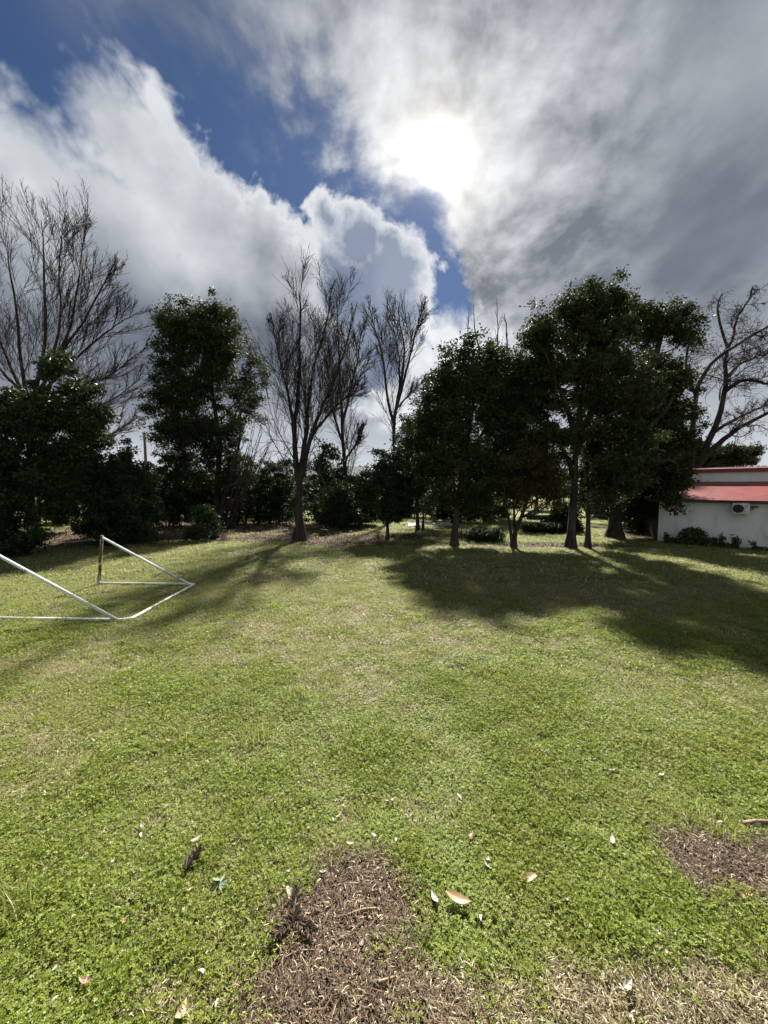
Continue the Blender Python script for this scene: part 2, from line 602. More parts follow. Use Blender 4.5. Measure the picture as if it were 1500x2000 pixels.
def blob_mask(x, y, lst, seed, rough=0.5, soft=0.18, nsc=4.0):
    m = np.full(np.shape(x), -9.0)
    for cx, cy, rx, ry in lst:
        m = np.maximum(m, 1.0 - np.sqrt(((x - cx) / rx) ** 2 + ((y - cy) / ry) ** 2))
    m = m + (fbm(x, y, nsc, seed, 4) - 0.5) * rough
    return sstep(m, -soft, soft)


def m_bare(x, y): return np.clip(blob_mask(x, y, BARE, 21, 1.1, 0.16, 6.5), 0, 1)
def m_straw(x, y): return blob_mask(x, y, STRAW, 31, 0.9, 0.25, 5.0)
def m_dry(x, y): return np.clip(blob_mask(x, y, DRY, 41, 1.1, 0.6, 1.2) * 0.8 + sstep(fbm(x, y, 0.9, 47, 4), 0.5, 0.72) * 0.55, 0, 1)
def m_litter(x, y): return blob_mask(x, y, LITTER, 51, 1.0, 0.30, 0.7)


def graded(lo, hi, fine_lo, fine_hi, step, grow):
    mid = list(np.arange(fine_lo, fine_hi + 1e-6, step))
    up, s = [], step
    while (up[-1] if up else mid[-1]) < hi:
        s *= grow
        up.append((up[-1] if up else mid[-1]) + s)
    dn, s = [], step
    while (dn[-1] if dn else mid[0]) > lo:
        s *= grow
        dn.append((dn[-1] if dn else mid[0]) - s)
    return np.array(dn[::-1] + mid + up)


def build_ground():
    xs = graded(-900, 900, -4.5, 4.5, 0.05, 1.06)
    ys = graded(-60, 1500, 0.8, 6.5, 0.05, 1.045)
    gx, gy = np.meshgrid(xs, ys)
    nx, ny = len(xs), len(ys)
    z = ground_z(gx, gy)
    V = np.stack([gx, gy, z], -1).reshape(-1, 3)
    i, j = np.meshgrid(np.arange(ny - 1), np.arange(nx - 1), indexing='ij')
    a = (i * nx + j).ravel()
    F = np.stack([a, a + 1, a + nx + 1, a + nx], -1)
    mt, b, out = material('lawn_soil')
    geo = b.n('ShaderNodeNewGeometry')
    pos = geo.outputs['Position']
    n1 = b.noise(pos, 38.0, 5.0, 0.7)
    n2 = b.noise(pos, 1.1, 4.0, 0.6)
    n3 = b.noise(pos, 9.0, 5.0, 0.65)

    def at(nm):
        nd = b.n('ShaderNodeAttribute', attribute_name=nm)
        return nd.outputs['Fac']
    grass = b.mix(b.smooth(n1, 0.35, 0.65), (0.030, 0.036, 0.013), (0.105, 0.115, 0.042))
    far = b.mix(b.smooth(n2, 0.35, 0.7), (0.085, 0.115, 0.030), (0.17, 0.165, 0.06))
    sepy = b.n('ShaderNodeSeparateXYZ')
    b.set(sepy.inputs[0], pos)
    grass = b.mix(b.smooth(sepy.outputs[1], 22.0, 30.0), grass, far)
    dry = b.mix(b.smooth(n3, 0.3, 0.7), (0.085, 0.07, 0.035), (0.20, 0.17, 0.085))
    soil = b.mix(b.smooth(n3, 0.3, 0.7), (0.022, 0.016, 0.011), (0.060, 0.044, 0.030))
    litter = b.mix(b.smooth(n1, 0.3, 0.7), (0.032, 0.022, 0.015), (0.080, 0.056, 0.038))
    col = b.mix(b.m('MULTIPLY', at('dry'), 0.7), grass, dry)
    col = b.mix(at('litter'), col, litter)
    col = b.mix(at('straw'), col, b.mix(0.3, dry, soil))
    col = b.mix(at('bare'), col, soil)
    principled(b, out, col, 0.95, 0.1, bump=n1, bstr=0.7, bdist=0.02)
    me = new_mesh('ground', V, F, mt, smooth=True)
    x, y = V[:, 0], V[:, 1]
    near = (np.abs(x) < 45) & (y < 60)
    for nm, fn in (('bare', m_bare), ('straw', m_straw), ('dry', m_dry), ('litter', m_litter)):
        val = np.where(near, fn(x, y), 0.0)
        att = me.attributes.new(nm, 'FLOAT', 'POINT')
        att.data.foreach_set('value', val.astype(np.float32))
    tag(link('ground', me), kind='structure')


build_ground()

# ------------------------------------------------------------------ ground cover
M_CLOVER = leaf_material('clover_leaf', (0.060, 0.095, 0.012), (0.20, 0.25, 0.036), (0.40, 0.41, 0.20), trans=0.44, tcol=(0.46, 0.54, 0.06), rough=0.5, spec=0.22, patch=0.45, patchcol=(0.20, 0.20, 0.05), pscale=1.6)
M_GRASS = leaf_material('grass_blade', (0.080, 0.105, 0.024), (0.215, 0.24, 0.066), (0.52, 0.49, 0.34), trans=0.44, tcol=(0.47, 0.50, 0.11), rough=0.5, spec=0.25, patch=0.32, patchcol=(0.22, 0.225, 0.08), pscale=0.5)
M_DRY = leaf_material('dry_grass_blade', (0.15, 0.125, 0.065), (0.31, 0.265, 0.155), (0.60, 0.56, 0.45), trans=0.28, tcol=(0.40, 0.34, 0.16), rough=0.6, spec=0.25)
M_CHIP = leaf_material('dead_plant_scraps', (0.036, 0.023, 0.014), (0.120, 0.082, 0.050), (0.44, 0.36, 0.25), trans=0.10, tcol=(0.3, 0.2, 0.1), rough=0.7, spec=0.25)
M_LITTER = leaf_material('fallen_leaf_litter', (0.050, 0.034, 0.023), (0.125, 0.085, 0.058), (0.38, 0.32, 0.26), trans=0.15, tcol=(0.3, 0.18, 0.08), rough=0.6, spec=0.35)


def clover_clump(rng, n=70, rad=0.10, leaf=0.0058):
    vs, fs, va = [], [], []
    off = 0
    for _ in range(n // 3):
        r, a = rad * math.sqrt(rng.random()), rng.random() * 6.283
        c = np.array([r * math.cos(a), r * math.sin(a), 0.010 + 0.034 * rng.random() * (1.1 - (r / rad) ** 2)])
        tilt = rng.normal(0, 0.42, 2)
        nrm = unit(np.array([tilt[0], tilt[1], 1.0]))
        e1 = unit(np.cross(nrm, rng.normal(size=3)))
        e2 = np.cross(nrm, e1)
        s = leaf * (0.65 + 0.8 * rng.random())
        vv = 0.1 + 0.8 * rng.random()
        if rng.random() < 0.08:
            vv = 0.97
        for k in range(3):
            ph = k * 2.094
            ax = e1 * math.cos(ph) + e2 * math.sin(ph)
            sd = np.cross(nrm, ax)
            dr = nrm * s * rng.normal(0.1, 0.22)
            pts = [c, c + ax * s * 1.0 + sd * s * 0.75 + dr, c + ax * s * 1.75 + dr * 0.6, c + ax * s * 1.0 - sd * s * 0.75 + dr]
            vs += pts
            fs.append([off, off + 1, off + 2, off + 3])
            va += [vv] * 4
            off += 4
    return np.array(vs), np.array(fs), np.array(va)


def blade_clump(rng, n, rad, lo, hi, wid, lean, flat=0.0, palep=0.08):
    vs, fs, va = [], [], []
    off = 0
    for _ in range(n):
        r, a = rad * math.sqrt(rng.random()), rng.random() * 6.283
        c = np.array([r * math.cos(a), r * math.sin(a), 0.004 + 0.02 * rng.random() * flat])
        az = rng.random() * 6.283
        out = np.array([math.cos(az), math.sin(az), 0.0])
        L = lo + (hi - lo) * rng.random()
        ln = min(1.35, abs(rng.normal(lean, 0.35)))
        sd = np.array([-out[1], out[0], rng.normal(0, 0.3)]) * wid * (0.7 + 0.6 * rng.random()) * 0.5
        d1 = out * math.sin(ln * 0.6) + np.array([0, 0, math.cos(ln * 0.6)])
        d2 = out * math.sin(min(1.5, ln * 1.25)) + np.array([0, 0, math.cos(min(1.7, ln * 1.25))])
        if flat:
            d1 = out + np.array([0, 0, rng.normal(0.12, 0.22)])
            d2 = unit(out + np.array([-out[1], out[0], 0]) * rng.normal(0, 0.35) + np.array([0, 0, rng.normal(-0.1, 0.2)]))
        m_ = c + d1 * L * 0.55
        t = m_ + d2 * L * 0.45
        vv = 0.85 * rng.random()
        if rng.random() < palep:
            vv = 0.98
        vs += [c - sd, c + sd, m_ + sd * 0.9, m_ - sd * 0.9, t + sd * 0.15, t - sd * 0.15]
        fs += [[off, off + 1, off + 2, off + 3], [off + 3, off + 2, off + 4, off + 5]]
        va += [vv] * 6
        off += 6
    return np.array(vs), np.array(fs), np.array(va)


def scatter(name, label, cat, pts, scl, pick, clumps, mat, rng, tilt=0.0):
    """one object of ground cover: small clumps set on given points"""
    src = bpy.data.collections.new(name + '_clumps')
    for i, (v, f, va) in enumerate(clumps):
        o = bpy.data.objects.new('%s_clump_%02d' % (name, i), new_mesh(name + '_clump', v, f, mat, va))
        src.objects.link(o)
    n = len(pts)
    me = bpy.data.meshes.new(name)
    me.vertices.add(n)
    me.vertices.foreach_set('co', np.asarray(pts, dtype=np.float32).ravel())
    rot = np.zeros((n, 3), dtype=np.float32)
    rot[:, 2] = rng.random(n) * 6.283
    if tilt:
        rot[:, :2] = rng.normal(0, tilt, (n, 2))
    for nm, typ, key, val in (('rot', 'FLOAT_VECTOR', 'vector', rot), ('scl', 'FLOAT_VECTOR', 'vector', np.asarray(scl, dtype=np.float32)), ('pick', 'INT', 'value', np.asarray(pick, dtype=np.int32))):
        a = me.attributes.new(nm, typ, 'POINT')
        a.data.foreach_set(key, val.ravel())
    me.materials.append(mat)
    o = link(name, me)
    tr = bpy.data.node_groups.new(name + '_nodes', 'GeometryNodeTree')
    tr.interface.new_socket('Geometry', in_out='INPUT', socket_type='NodeSocketGeometry')
    tr.interface.new_socket('Geometry', in_out='OUTPUT', socket_type='NodeSocketGeometry')
    gi, go = tr.nodes.new('NodeGroupInput'), tr.nodes.new('NodeGroupOutput')
    iop = tr.nodes.new('GeometryNodeInstanceOnPoints')
    ci = tr.nodes.new('GeometryNodeCollectionInfo')
    ci.inputs['Collection'].default_value = src
    ci.inputs['Separate Children'].default_value = True
    ci.inputs['Reset Children'].default_value = True
    iop.inputs['Pick Instance'].default_value = True

    def na(nm, typ):
        nd = tr.nodes.new('GeometryNodeInputNamedAttribute')
        nd.data_type = typ
        nd.inputs['Name'].default_value = nm
        return nd.outputs[0]
    tr.links.new(gi.outputs[0], iop.inputs['Points'])
    tr.links.new(ci.outputs[0], iop.inputs['Instance'])
    tr.links.new(na('pick', 'INT'), iop.inputs['Instance Index'])
    tr.links.new(na('rot', 'FLOAT_VECTOR'), iop.inputs['Rotation'])
    tr.links.new(na('scl', 'FLOAT_VECTOR'), iop.inputs['Scale'])
    tr.links.new(iop.outputs[0], go.inputs[0])
    md = o.modifiers.new('clumps', 'NODES')
    md.node_group = tr
    return tag(o, label, cat, kind='stuff')


def zone(y0, y1, dens, rng, wide=1.08, pad=1.2):
    """random ground points of a wedge in front of the house"""
    hw = y1 * wide + pad
    n = int(dens * (y1 - y0) * 2 * hw)
    x = (rng.random(n) * 2 - 1) * hw
    y = y0 + (y1 - y0) * rng.random(n)
    k = np.abs(x) < y * wide + pad
    return x[k], y[k]


def build_cover():
    rng = np.random.default_rng(5)
    # clover: thick near the house, thinning out over the lawn
    X, Y, S = [], [], []
    for y0, y1, dens, sc in ((1.2, 3.2, 400, 0.95), (3.2, 5.0, 280, 1.05), (5.0, 8.0, 90, 1.3)):
        x, y = zone(y0, y1, dens, rng)
        X.append(x)
        Y.append(y)
        S.append(np.full(len(x), sc))
    x, y, s = map(np.concatenate, (X, Y, S))
    lush = fbm(x, y, 1.4, 61, 4)
    dist = sstep(y, 3.2, 6.5)
    keep = rng.random(len(x)) < np.clip((1 - m_bare(x, y) * 1.0) * (1 - m_straw(x, y) * 0.93) * (1 - 0.75 * dist * sstep(lush, 0.62, 0.4)) * (1 - 0.75 * m_dry(x, y)) * (0.72 + 0.6 * sstep(lush, 0.28, 0.5)), 0, 1)
    x, y, s, lush = x[keep], y[keep], s[keep], lush[keep]
    hs = s * (0.7 + 0.7 * sstep(lush, 0.35, 0.68))
    pts = np.stack([x, y, ground_z(x, y) - 0.004 + 0.010 * sstep(lush, 0.4, 0.7)], 1)
    cl = [clover_clump(rng, 126) for _ in range(6)]
    scatter('clover_foliage', 'low green clover and chickweed growing over the lawn', 'ground cover', pts, np.stack([s, s, hs], 1), rng.integers(0, 6, len(x)), cl, M_CLOVER, rng, 0.12)
    # grass
    X, Y, S, H = [], [], [], []
    for y0, y1, dens, sc, hsc in ((1.2, 3.5, 110, 0.9, 1.0), (3.5, 6.0, 120, 1.0, 0.8), (6.0, 10.0, 75, 1.35, 1.0), (10.0, 18.0, 26, 2.3, 1.25), (18.0, 30.0, 8, 3.6, 1.8)):
        x, y = zone(y0, y1, dens, rng, 1.08 if y1 < 12 else 0.98)
        X.append(x)
        Y.append(y)
        S.append(np.full(len(x), sc))
        H.append(np.full(len(x), hsc))
    x, y, s, h = map(np.concatenate, (X, Y, S, H))
    inside = (x - 12.2) * 0.675 + (y - 17.04) * 0.738 > 0.05     # under the shed
    keep = (rng.random(len(x)) < (1 - m_bare(x, y)) * (1 - 0.8 * m_straw(x, y)) * (1 - 0.96 * m_litter(x, y)) * (0.6 + 0.4 * sstep(y, 3, 5))) & ~(inside & (x > 11.5))
    x, y, s, h = x[keep], y[keep], s[keep], h[keep]
    v = 0.75 + 0.5 * fbm(x, y, 1.7, 71, 3)
    for (ua, va_), (ub, vb) in (((252, 1211), (380, 1141)), ((380, 1141), (193, 1139)), ((252, 1211), (-60, 1211))):
        a_, b_ = G(ua, va_), G(ub, vb)
        k = int(np.linalg.norm(b_ - a_) * 34)
        tt = rng.random(k)
        gxy = a_ + (b_ - a_) * tt[:, None] + rng.normal(0, 0.05, (k, 3))
        x, y = np.concatenate([x, gxy[:, 0]]), np.concatenate([y, gxy[:, 1]])
        s, h = np.concatenate([s, np.full(k, 0.7)]), np.concatenate([h, np.full(k, 1.0)])
        v = np.concatenate([v, 0.9 + 0.9 * rng.random(k)])
    pts = np.stack([x, y, ground_z(x, y) - 0.003], 1)
    cl = [blade_clump(rng, 60, 0.11, 0.02, 0.055, 0.0042, 0.75, palep=0.11) for _ in range(6)]
    scatter('grass', 'short mown green grass of the lawn', 'grass', pts, np.stack([s, s, h * v], 1), rng.integers(0, 6, len(x)), cl, M_GRASS, rng, 0.1)
    # dead blades lying about
    X, Y, S = [], [], []
    for y0, y1, dens, sc in ((1.2, 3.5, 260, 0.9), (3.5, 6.0, 70, 1.0), (6.0, 10.0, 50, 1.4), (10.0, 17.0, 20, 2.1)):
        x, y = zone(y0, y1, dens, rng)
        X.append(x)
        Y.append(y)
        S.append(np.full(len(x), sc))
    x, y, s = map(np.concatenate, (X, Y, S))
    keep = rng.random(len(x)) < np.clip(0.11 + 0.6 * m_dry(x, y), 0, 1) * np.where(y < 3.5, 0.25, 1.0) * (1 - 0.6 * m_bare(x, y)) * (1 - m_litter(x, y)) + m_straw(x, y)
    x, y, s = x[keep], y[keep], s[keep]
    pts = np.stack([x, y, ground_z(x, y) + 0.004], 1)
    cl = [blade_clump(rng, 42, 0.12, 0.02, 0.06, 0.0045, 0.9, flat=1.0 if i < 4 else 0.0, palep=0.10) for i in range(6)]
    scatter('dry_grass', 'straw coloured dead grass lying among the green', 'grass', pts, np.stack([s, s, s * 0.9], 1), rng.integers(0, 6, len(x)), cl, M_DRY, rng, 0.1)
    # scraps on the bare soil
    x, y = zone(1.2, 4.2, 420, rng)
    keep = rng.random(len(x)) < np.clip(m_bare(x, y) * 1.0 + m_straw(x, y) * 0.12, 0, 1)
    x, y = x[keep], y[keep]
    s = 0.8 + 0.5 * rng.random(len(x))
    pts = np.stack([x, y, ground_z(x, y) + 0.002], 1)
    cl = [blade_clump(rng, 60, 0.10, 0.006, 0.05, 0.0036, 0.9, flat=1.0, palep=0.07) for i in range(6)]
    scatter('mulch_debris', 'brown dead scraps and chips on the bare soil', 'debris', pts, np.stack([s, s, s], 1), rng.integers(0, 6, len(x)), cl, M_CHIP, rng, 0.15)
    # leaf litter under the trees, and stray dead leaves over the lawn
    n = 60000
    x = -24 + 42 * rng.random(n)
    y = 9.5 + 18 * rng.random(n)
    keep = rng.random(n) < m_litter(x, y) * 0.95 + 0.012
    x, y = x[keep], y[keep]
    n2 = 5200
    x2, y2 = zone(1.8, 15.0, 60, rng)
    k2 = rng.random(len(x2)) < (0.10 + 0.5 * m_dry(x2, y2)) * (0.15 + sstep(fbm(x2, y2, 0.8, 91, 3), 0.40, 0.65))
    x, y = np.concatenate([x, x2[k2]]), np.concatenate([y, y2[k2]])
    n = len(x)
    C = np.stack([x, y, ground_z(x, y) + 0.015 + 0.03 * rng.random(n) * np.where(y > 9, 1.0, 0.6)], 1)
    D = unit(np.stack([rng.normal(size=n), rng.normal(size=n), rng.normal(0, 0.35, n)], 1))
    L = np.where(y > 9.5, 0.055 + 0.06 * rng.random(n), 0.018 + 0.04 * rng.random(n) ** 1.5)
    V, F = leaf_quads(C, D, L, L * 0.5, rng, 0.3)
    va = np.where(np.arange(n) < len(x) - k2.sum(), np.where(rng.random(n) < 0.07, 0.98, 0.8 * rng.random(n)), np.where(rng.random(n) < 0.6, 0.98, 0.8 * rng.random(n)))
    tag(link('leaf_litter', new_mesh('leaf_litter', V, F, M_LITTER, np.repeat(va, 4))), 'brown fallen leaves strewn under the trees', 'leaf litter', kind='stuff')


build_cover()


# ------------------------------------------------------------------ trees
def gz(p):
    return np.array([p[0], p[1], float(ground_z(np.array(p[0]), np.array(p[1])))])


def add_trunk(root, name, polys, mat, sides=9):
    """polys: list of (points, radii) joined into one woody mesh"""
    arr = []
    for P, R in polys:
        arr.append(tube_arrays(np.asarray(P)[None], np.asarray(R)[None], sides))
    V, F = join(arr)
    return part(name, new_mesh(name, V, F, mat, smooth=True), root)


def flare(pts, r0, r1, n=16, fl=0.7):
    P = spline(pts, n)
    t = np.linspace(0, 1, n)
    R = r0 + (r1 - r0) * t ** 0.6
    h = P[:, 2] - P[0, 2]
    R = R * (1 + fl * np.exp(-np.maximum(h, 0) / 0.25))
    P[0, 2] -= 0.12
    return P, R


def evergreen(name, label, cat, base, trunks, lobes, n_leaf, leaf=(0.13, 0.055), mat=None, bark=None, r0=0.15, group=None, seed=1, droop=0.15, clump=0.42, gap=0.5, Y=None, limbs=26, holes=0.25):
    """base (u,v) of the photograph; trunks: lists of (u,v,dy); lobes: (u,v,ru,rv,dy) of the crown, all at the tree's distance"""
    rng = np.random.default_rng(seed)
    bp = G(*base)
    if Y is not None:
        d = ray(*base)
        bp = np.array([d[0] / d[1] * Y, Y, 0.0])
    bp = gz(bp)
    Y0 = bp[1]
    root = thing(name, label, cat, tuple(bp), group)
    n_leaf = int(n_leaf * 1.82)
    leaf = (leaf[0] * 1.08, leaf[1] * 1.15)
    mat = mat or M_LEAF_A
    bark = bark or M_BARK_DARK
    px = Y0 / FOC
    # crown
    L3 = []
    for u, v, ru, rv, dy in lobes:
        L3.append((W(u, v, Y0 + dy), np.array([ru * px, 0.5 * (ru + rv) * px * 0.95, rv * px])))
    area = np.array([(r[0] * r[2]) for c, r in L3])
    ncl = int(n_leaf / 56)
    per = np.maximum((ncl * area / area.sum()).astype(int), 3)
    cc = []
    for (c, r), k in zip(L3, per):
        q = unit(rng.normal(size=(k, 3)))
        rad = 1 - gap * rng.random(k) ** 1.6
        bump = 0.80 + 0.42 * rng.random(k) ** 1.5
        cc.append(c + q * (rad * bump)[:, None] * r)
    cc = np.concatenate(cc)
    cc = cc[cc[:, 2] > 0.12]
    hole = vnoise(cc[:, 0] * 0.9 + cc[:, 2] * 0.45, cc[:, 2] * 0.9 - cc[:, 1] * 0.5, 1.7, seed)
    cc = cc[(hole > holes) | (rng.random(len(cc)) < 0.12)]
    # leaves around each clump, unevenly many
    cnt = np.maximum((78 * (0.4 + 1.2 * rng.random(len(cc)))).astype(int), 8)
    idx = np.repeat(np.arange(len(cc)), cnt)
    csize = clump * (0.5 + 0.6 * rng.random(len(cc)))
    offs = rng.normal(size=(len(idx), 3)) * np.array([0.52, 0.52, 0.36]) * csize[idx][:, None]
    C = cc[idx] + offs
    C[:, 2] = np.where(C[:, 2] < 0.05, 0.05 + 0.3 * rng.random(len(C)), C[:, 2])
    D = unit(offs / clump + rng.normal(size=offs.shape) * 0.7 + np.array([0, 0, -droop]))
    Ln = leaf[0] * (0.6 + 0.7 * rng.random(len(idx)))
    V, F = leaf_quads(C, D, Ln, Ln * leaf[1] / leaf[0], rng)
    tone = np.clip(0.25 + 0.35 * rng.random(len(cc)), 0, 1)
    va = np.clip(tone[idx] + rng.normal(0, 0.18, len(idx)), 0, 0.85)
    va = np.where(rng.random(len(idx)) < 0.06, 0.98, va)
    part('crown', new_mesh('crown', V, F, mat, np.repeat(va, 4)), root)
    # trunk(s)
    tp, allp = [], []
    for tr in trunks:
        pts = [W(u, v, Y0 + dy) for u, v, dy in tr]
        if tr is trunks[0] or abs(pts[0][2]) < 0.8:
            pts[0] = np.array([pts[0][0], pts[0][1], bp[2]])
        rr = r0 * (1.0 if tr is trunks[0] else 0.62)
        P, R = flare(pts, rr, rr * 0.28, 16, 0.55)
        tp.append((P, R))
        allp.append(P)
    stem_pts = np.concatenate(allp)
    stem_r = np.concatenate([R for _, R in tp])
    # limbs run from the stems out to clumps
    far = rng.permutation(len(cc))[:limbs]
    LP, LR = [], []
    for j in far:
        e = cc[j]
        hd = np.linalg.norm(stem_pts[:, :2] - e[:2], axis=1)
        cost = hd + np.abs(e[2] - stem_pts[:, 2] - 0.75 * hd) * 0.9 + (stem_pts[:, 2] < 0.9) * 3
        i = int(np.argmin(cost))
        s = stem_pts[i]
        mid = s + (e - s) * 0.5 + np.array([0, 0, -0.10]) * np.linalg.norm(e - s) + rng.normal(0, 0.12, 3)
        P = spline([s, mid, e], 8)
        r = min(stem_r[i] * 0.55, 0.012 + 0.016 * np.linalg.norm(e - s))
        LP.append(P)
        LR.append(np.linspace(r, 0.008, 8))
    add_trunk(root, 'trunk', tp, bark, 10)
    if LP:
        LP, LR = np.array(LP), np.array(LR)
        T1, R1 = sprout(LP, LR, 4, 0.4, 0.98, 0.7, 0.4, 5, 0.05, 0.15, 0.55, 0.007, rng)
        V, F = join([tube_arrays(LP, LR, 5), tube_arrays(T1, R1, 3)])
        tag(part('limbs', new_mesh('limbs', V, F, bark, smooth=True), root), kind='stuff')
    return root


def bare(name, label, base, stems, levels, r0, bark=None, twig=None, seed=1, group=None, Y=None, cat='tree', extra=None):
    """leafless tree. stems: (list of (u,v,dy), start radius factor); levels: settings of sprout"""
    rng = np.random.default_rng(seed)
    bp = G(*base)
    if Y is not None:
        d = ray(*base)
        bp = np.array([d[0] / d[1] * Y, Y, 0.0])
    bp = gz(bp)
    Y0 = bp[1]
    root = thing(name, label, cat, tuple(bp), group)
    bark, twig = bark or M_BARK_GREY, twig or M_TWIG
    polys = []
    for st, ra, rb in stems:
        pts = [W(u, v, Y0 + dy) for u, v, dy in st]
        if pts[0][2] < 0.8:
            pts[0] = np.array([pts[0][0], pts[0][1], bp[2]])
            P, R = flare(pts, r0 * ra, r0 * rb, 18, 0.8)
        else:
            P, R = flare(pts, r0 * ra, r0 * rb, 18, 0.0)
            P[0, 2] += 0.12
        P[1:-1] += rng.normal(0, 0.018, P[1:-1].shape)
        polys.append((P, R))
    add_trunk(root, 'trunk', polys, bark, 10)
    P = np.array([p for p, _ in polys])
    R = np.array([r for _, r in polys])
    first = True
    gen = []
    for k, t0, t1, ang, fl, nseg, up, wig, rfac, rmin in levels:
        P, R = sprout(P, R, k, t0, t1, ang, fl, nseg, up, wig, rfac, rmin, rng, tipf=0.8 if not gen else 0.5, lmax=3.4 if not gen else 99.0)
        ok = P[:, -1, 2] > 0.5
        P, R = P[ok], R[ok]
        gen.append((P, R))
    V, F = tube_arrays(gen[0][0], gen[0][1], 6)
    tag(part('branches', new_mesh('branches', V, F, bark, smooth=True), root), kind='stuff')
    V, F = join([tube_arrays(p, r, 4 if i == 0 else 3) for i, (p, r) in enumerate(gen[1:])])
    part('crown', new_mesh('crown', V, F, twig, smooth=True), root)
    return root


def build_trees():
    # ---- bare trees
    up_levels = [(15, 0.2, 0.95, 0.58, 0.72, 8, 0.10, 0.035, 0.20, 0.014), (9, 0.10, 0.95, 0.52, 0.68, 5, 0.07, 0.06, 0.55, 0.0110), (5, 0.10, 0.95, 0.55, 0.72, 4, 0.05, 0.07, 0.7, 0.0095)]
    bare('bare_tree', 'leafless tree with a thick forked trunk standing at the edge of the lawn', (585, 1055), [
        ([(585, 1055, 0), (584, 1000, 0), (583, 945, 0), (577, 890, 0), (574, 840, -.2), (583, 770, -.4), (586, 680, -.5), (588, 620, -.5), (584, 570, -.6)], 1.0, 0.10),
        ([(586, 940, 0), (592, 890, .1), (600, 840, .3), (601, 790, .4), (618, 700, .7), (638, 630, .9), (646, 590, 1.0)], 0.66, 0.09),
        ([(590, 930, 0), (600, 880, -.1), (618, 820, -.3), (640, 770, -.6), (668, 700, -.9), (684, 640, -1.1)], 0.62, 0.09),
        ([(575, 850, -.2), (565, 780, -.8), (545, 700, -1.3), (530, 620, -1.6)], 0.4, 0.09),
        ([(610, 850, -.2), (660, 790, -.2), (715, 755, -.1)], 0.34, 0.10),
    ], up_levels, 0.24, seed=3, group='leafless trees behind the lawn')
    lev2 = [(15, 0.18, 0.95, 0.58, 0.58, 8, 0.10, 0.035, 0.22, 0.020), (9, 0.10, 0.95, 0.5, 0.68, 5, 0.08, 0.05, 0.55, 0.0140), (5, 0.10, 0.95, 0.55, 0.72, 4, 0.05, 0.07, 0.7, 0.012)]
    bare('bare_tree', 'slender leafless tree rising behind the thick forked trunk', (684, 1020), [
        ([(684, 1020, 0), (678, 960, 0), (672, 900, 0), (668, 820, 0), (663, 720, 0), (660, 640, 0), (658, 580, 0)], 1.0, 0.10),
        ([(671, 870, 0), (655, 820, .5), (645, 750, .9), (630, 660, 1.3)], 0.55, 0.10),
        ([(668, 830, 0), (685, 760, -.5), (700, 690, -.8), (706, 640, -1)], 0.5, 0.10),
        ([(673, 900, 0), (700, 860, 1.0), (712, 830, 1.4)], 0.4, 0.12),
    ], lev2, 0.24, M_BARK_PALE, seed=4, group='leafless trees behind the lawn')
    bare('bare_tree', 'vase shaped leafless tree beside the round dark evergreen', (772, 1014), [
        ([(772, 1014, 0), (771, 930, 0), (770, 860, 0), (772, 805, 0), (785, 740, 0), (790, 680, .2), (783, 640, .4), (778, 600, .5)], 1.0, 0.10),
        ([(771, 830, 0), (757, 780, -.4), (748, 700, -.8), (732, 640, -1.0), (722, 600, -1.0)], 0.62, 0.09),
        ([(772, 810, 0), (780, 740, .6), (775, 670, 1.0), (755, 600, 1.2)], 0.5, 0.10),
        ([(774, 800, 0), (800, 700, -.4), (815, 640, -.7), (830, 590, -.8)], 0.5, 0.10),
        ([(773, 800, 0), (800, 770, .5), (835, 735, .8)], 0.35, 0.10),
    ], [(14, 0.28, 0.95, 0.5, 0.54, 8, 0.10, 0.035, 0.22, 0.020), (9, 0.10, 0.95, 0.48, 0.68, 5, 0.08, 0.05, 0.55, 0.0140), (4, 0.10, 0.95, 0.55, 0.72, 4, 0.05, 0.07, 0.7, 0.012)], 0.24, M_BARK_PALE, seed=5, group='leafless trees behind the lawn')
    bare('bare_tree', 'tall wide leafless tree rising out of the dark shrubs beside the goal', (60, 1030), [
        ([(60, 1030, 0), (58, 900, 0), (50, 780, 0), (42, 700, 0), (30, 590, 0), (18, 520, .2), (14, 470, .3)], 1.0, 0.08),
        ([(55, 830, 0), (75, 740, .3), (90, 650, .6), (86, 540, .8), (85, 480, .9), (80, 430, 1.0)], 0.75, 0.08),
        ([(62, 800, 0), (100, 710, -.4), (118, 620, -.6), (115, 520, -.8), (122, 450, -.8)], 0.6, 0.08),
        ([(80, 740, .3), (130, 660, .8), (150, 570, 1.2), (160, 490, 1.4), (165, 450, 1.5)], 0.5, 0.08),
        ([(95, 715, -.4), (155, 640, -.8), (195, 570, -1.0), (225, 510, -1.2)], 0.45, 0.08),
        ([(90, 760, 0), (160, 690, .4), (220, 640, .7), (270, 610, .8)], 0.42, 0.08),
        ([(70, 800, 0), (140, 760, -.6), (210, 735, -1.0), (270, 690, -1.2)], 0.4, 0.08),
        ([(70, 830, 0), (150, 815, .4), (220, 780, .8), (280, 735, 1.0)], 0.36, 0.08),
        ([(50, 780, 0), (10, 690, .4), (-30, 600, .6), (-50, 500, .7)], 0.6, 0.08),
        ([(48, 770, 0), (0, 720, -.6), (-60, 650, -.9), (-110, 560, -1)], 0.5, 0.08),
        ([(60, 900, 0), (130, 860, .6), (210, 850, 1.0), (270, 815, 1.2)], 0.3, 0.08),
    ], [(15, 0.15, 0.95, 0.5, 0.66, 8, 0.09, 0.03, 0.20, 0.015), (9, 0.10, 0.95, 0.45, 0.68, 5, 0.07, 0.045, 0.55, 0.0120), (4, 0.10, 0.95, 0.48, 0.72, 4, 0.07, 0.05, 0.7, 0.0105)], 0.23, M_BARK_GREY, M_TWIG_RED, seed=6, group='leafless trees behind the lawn')
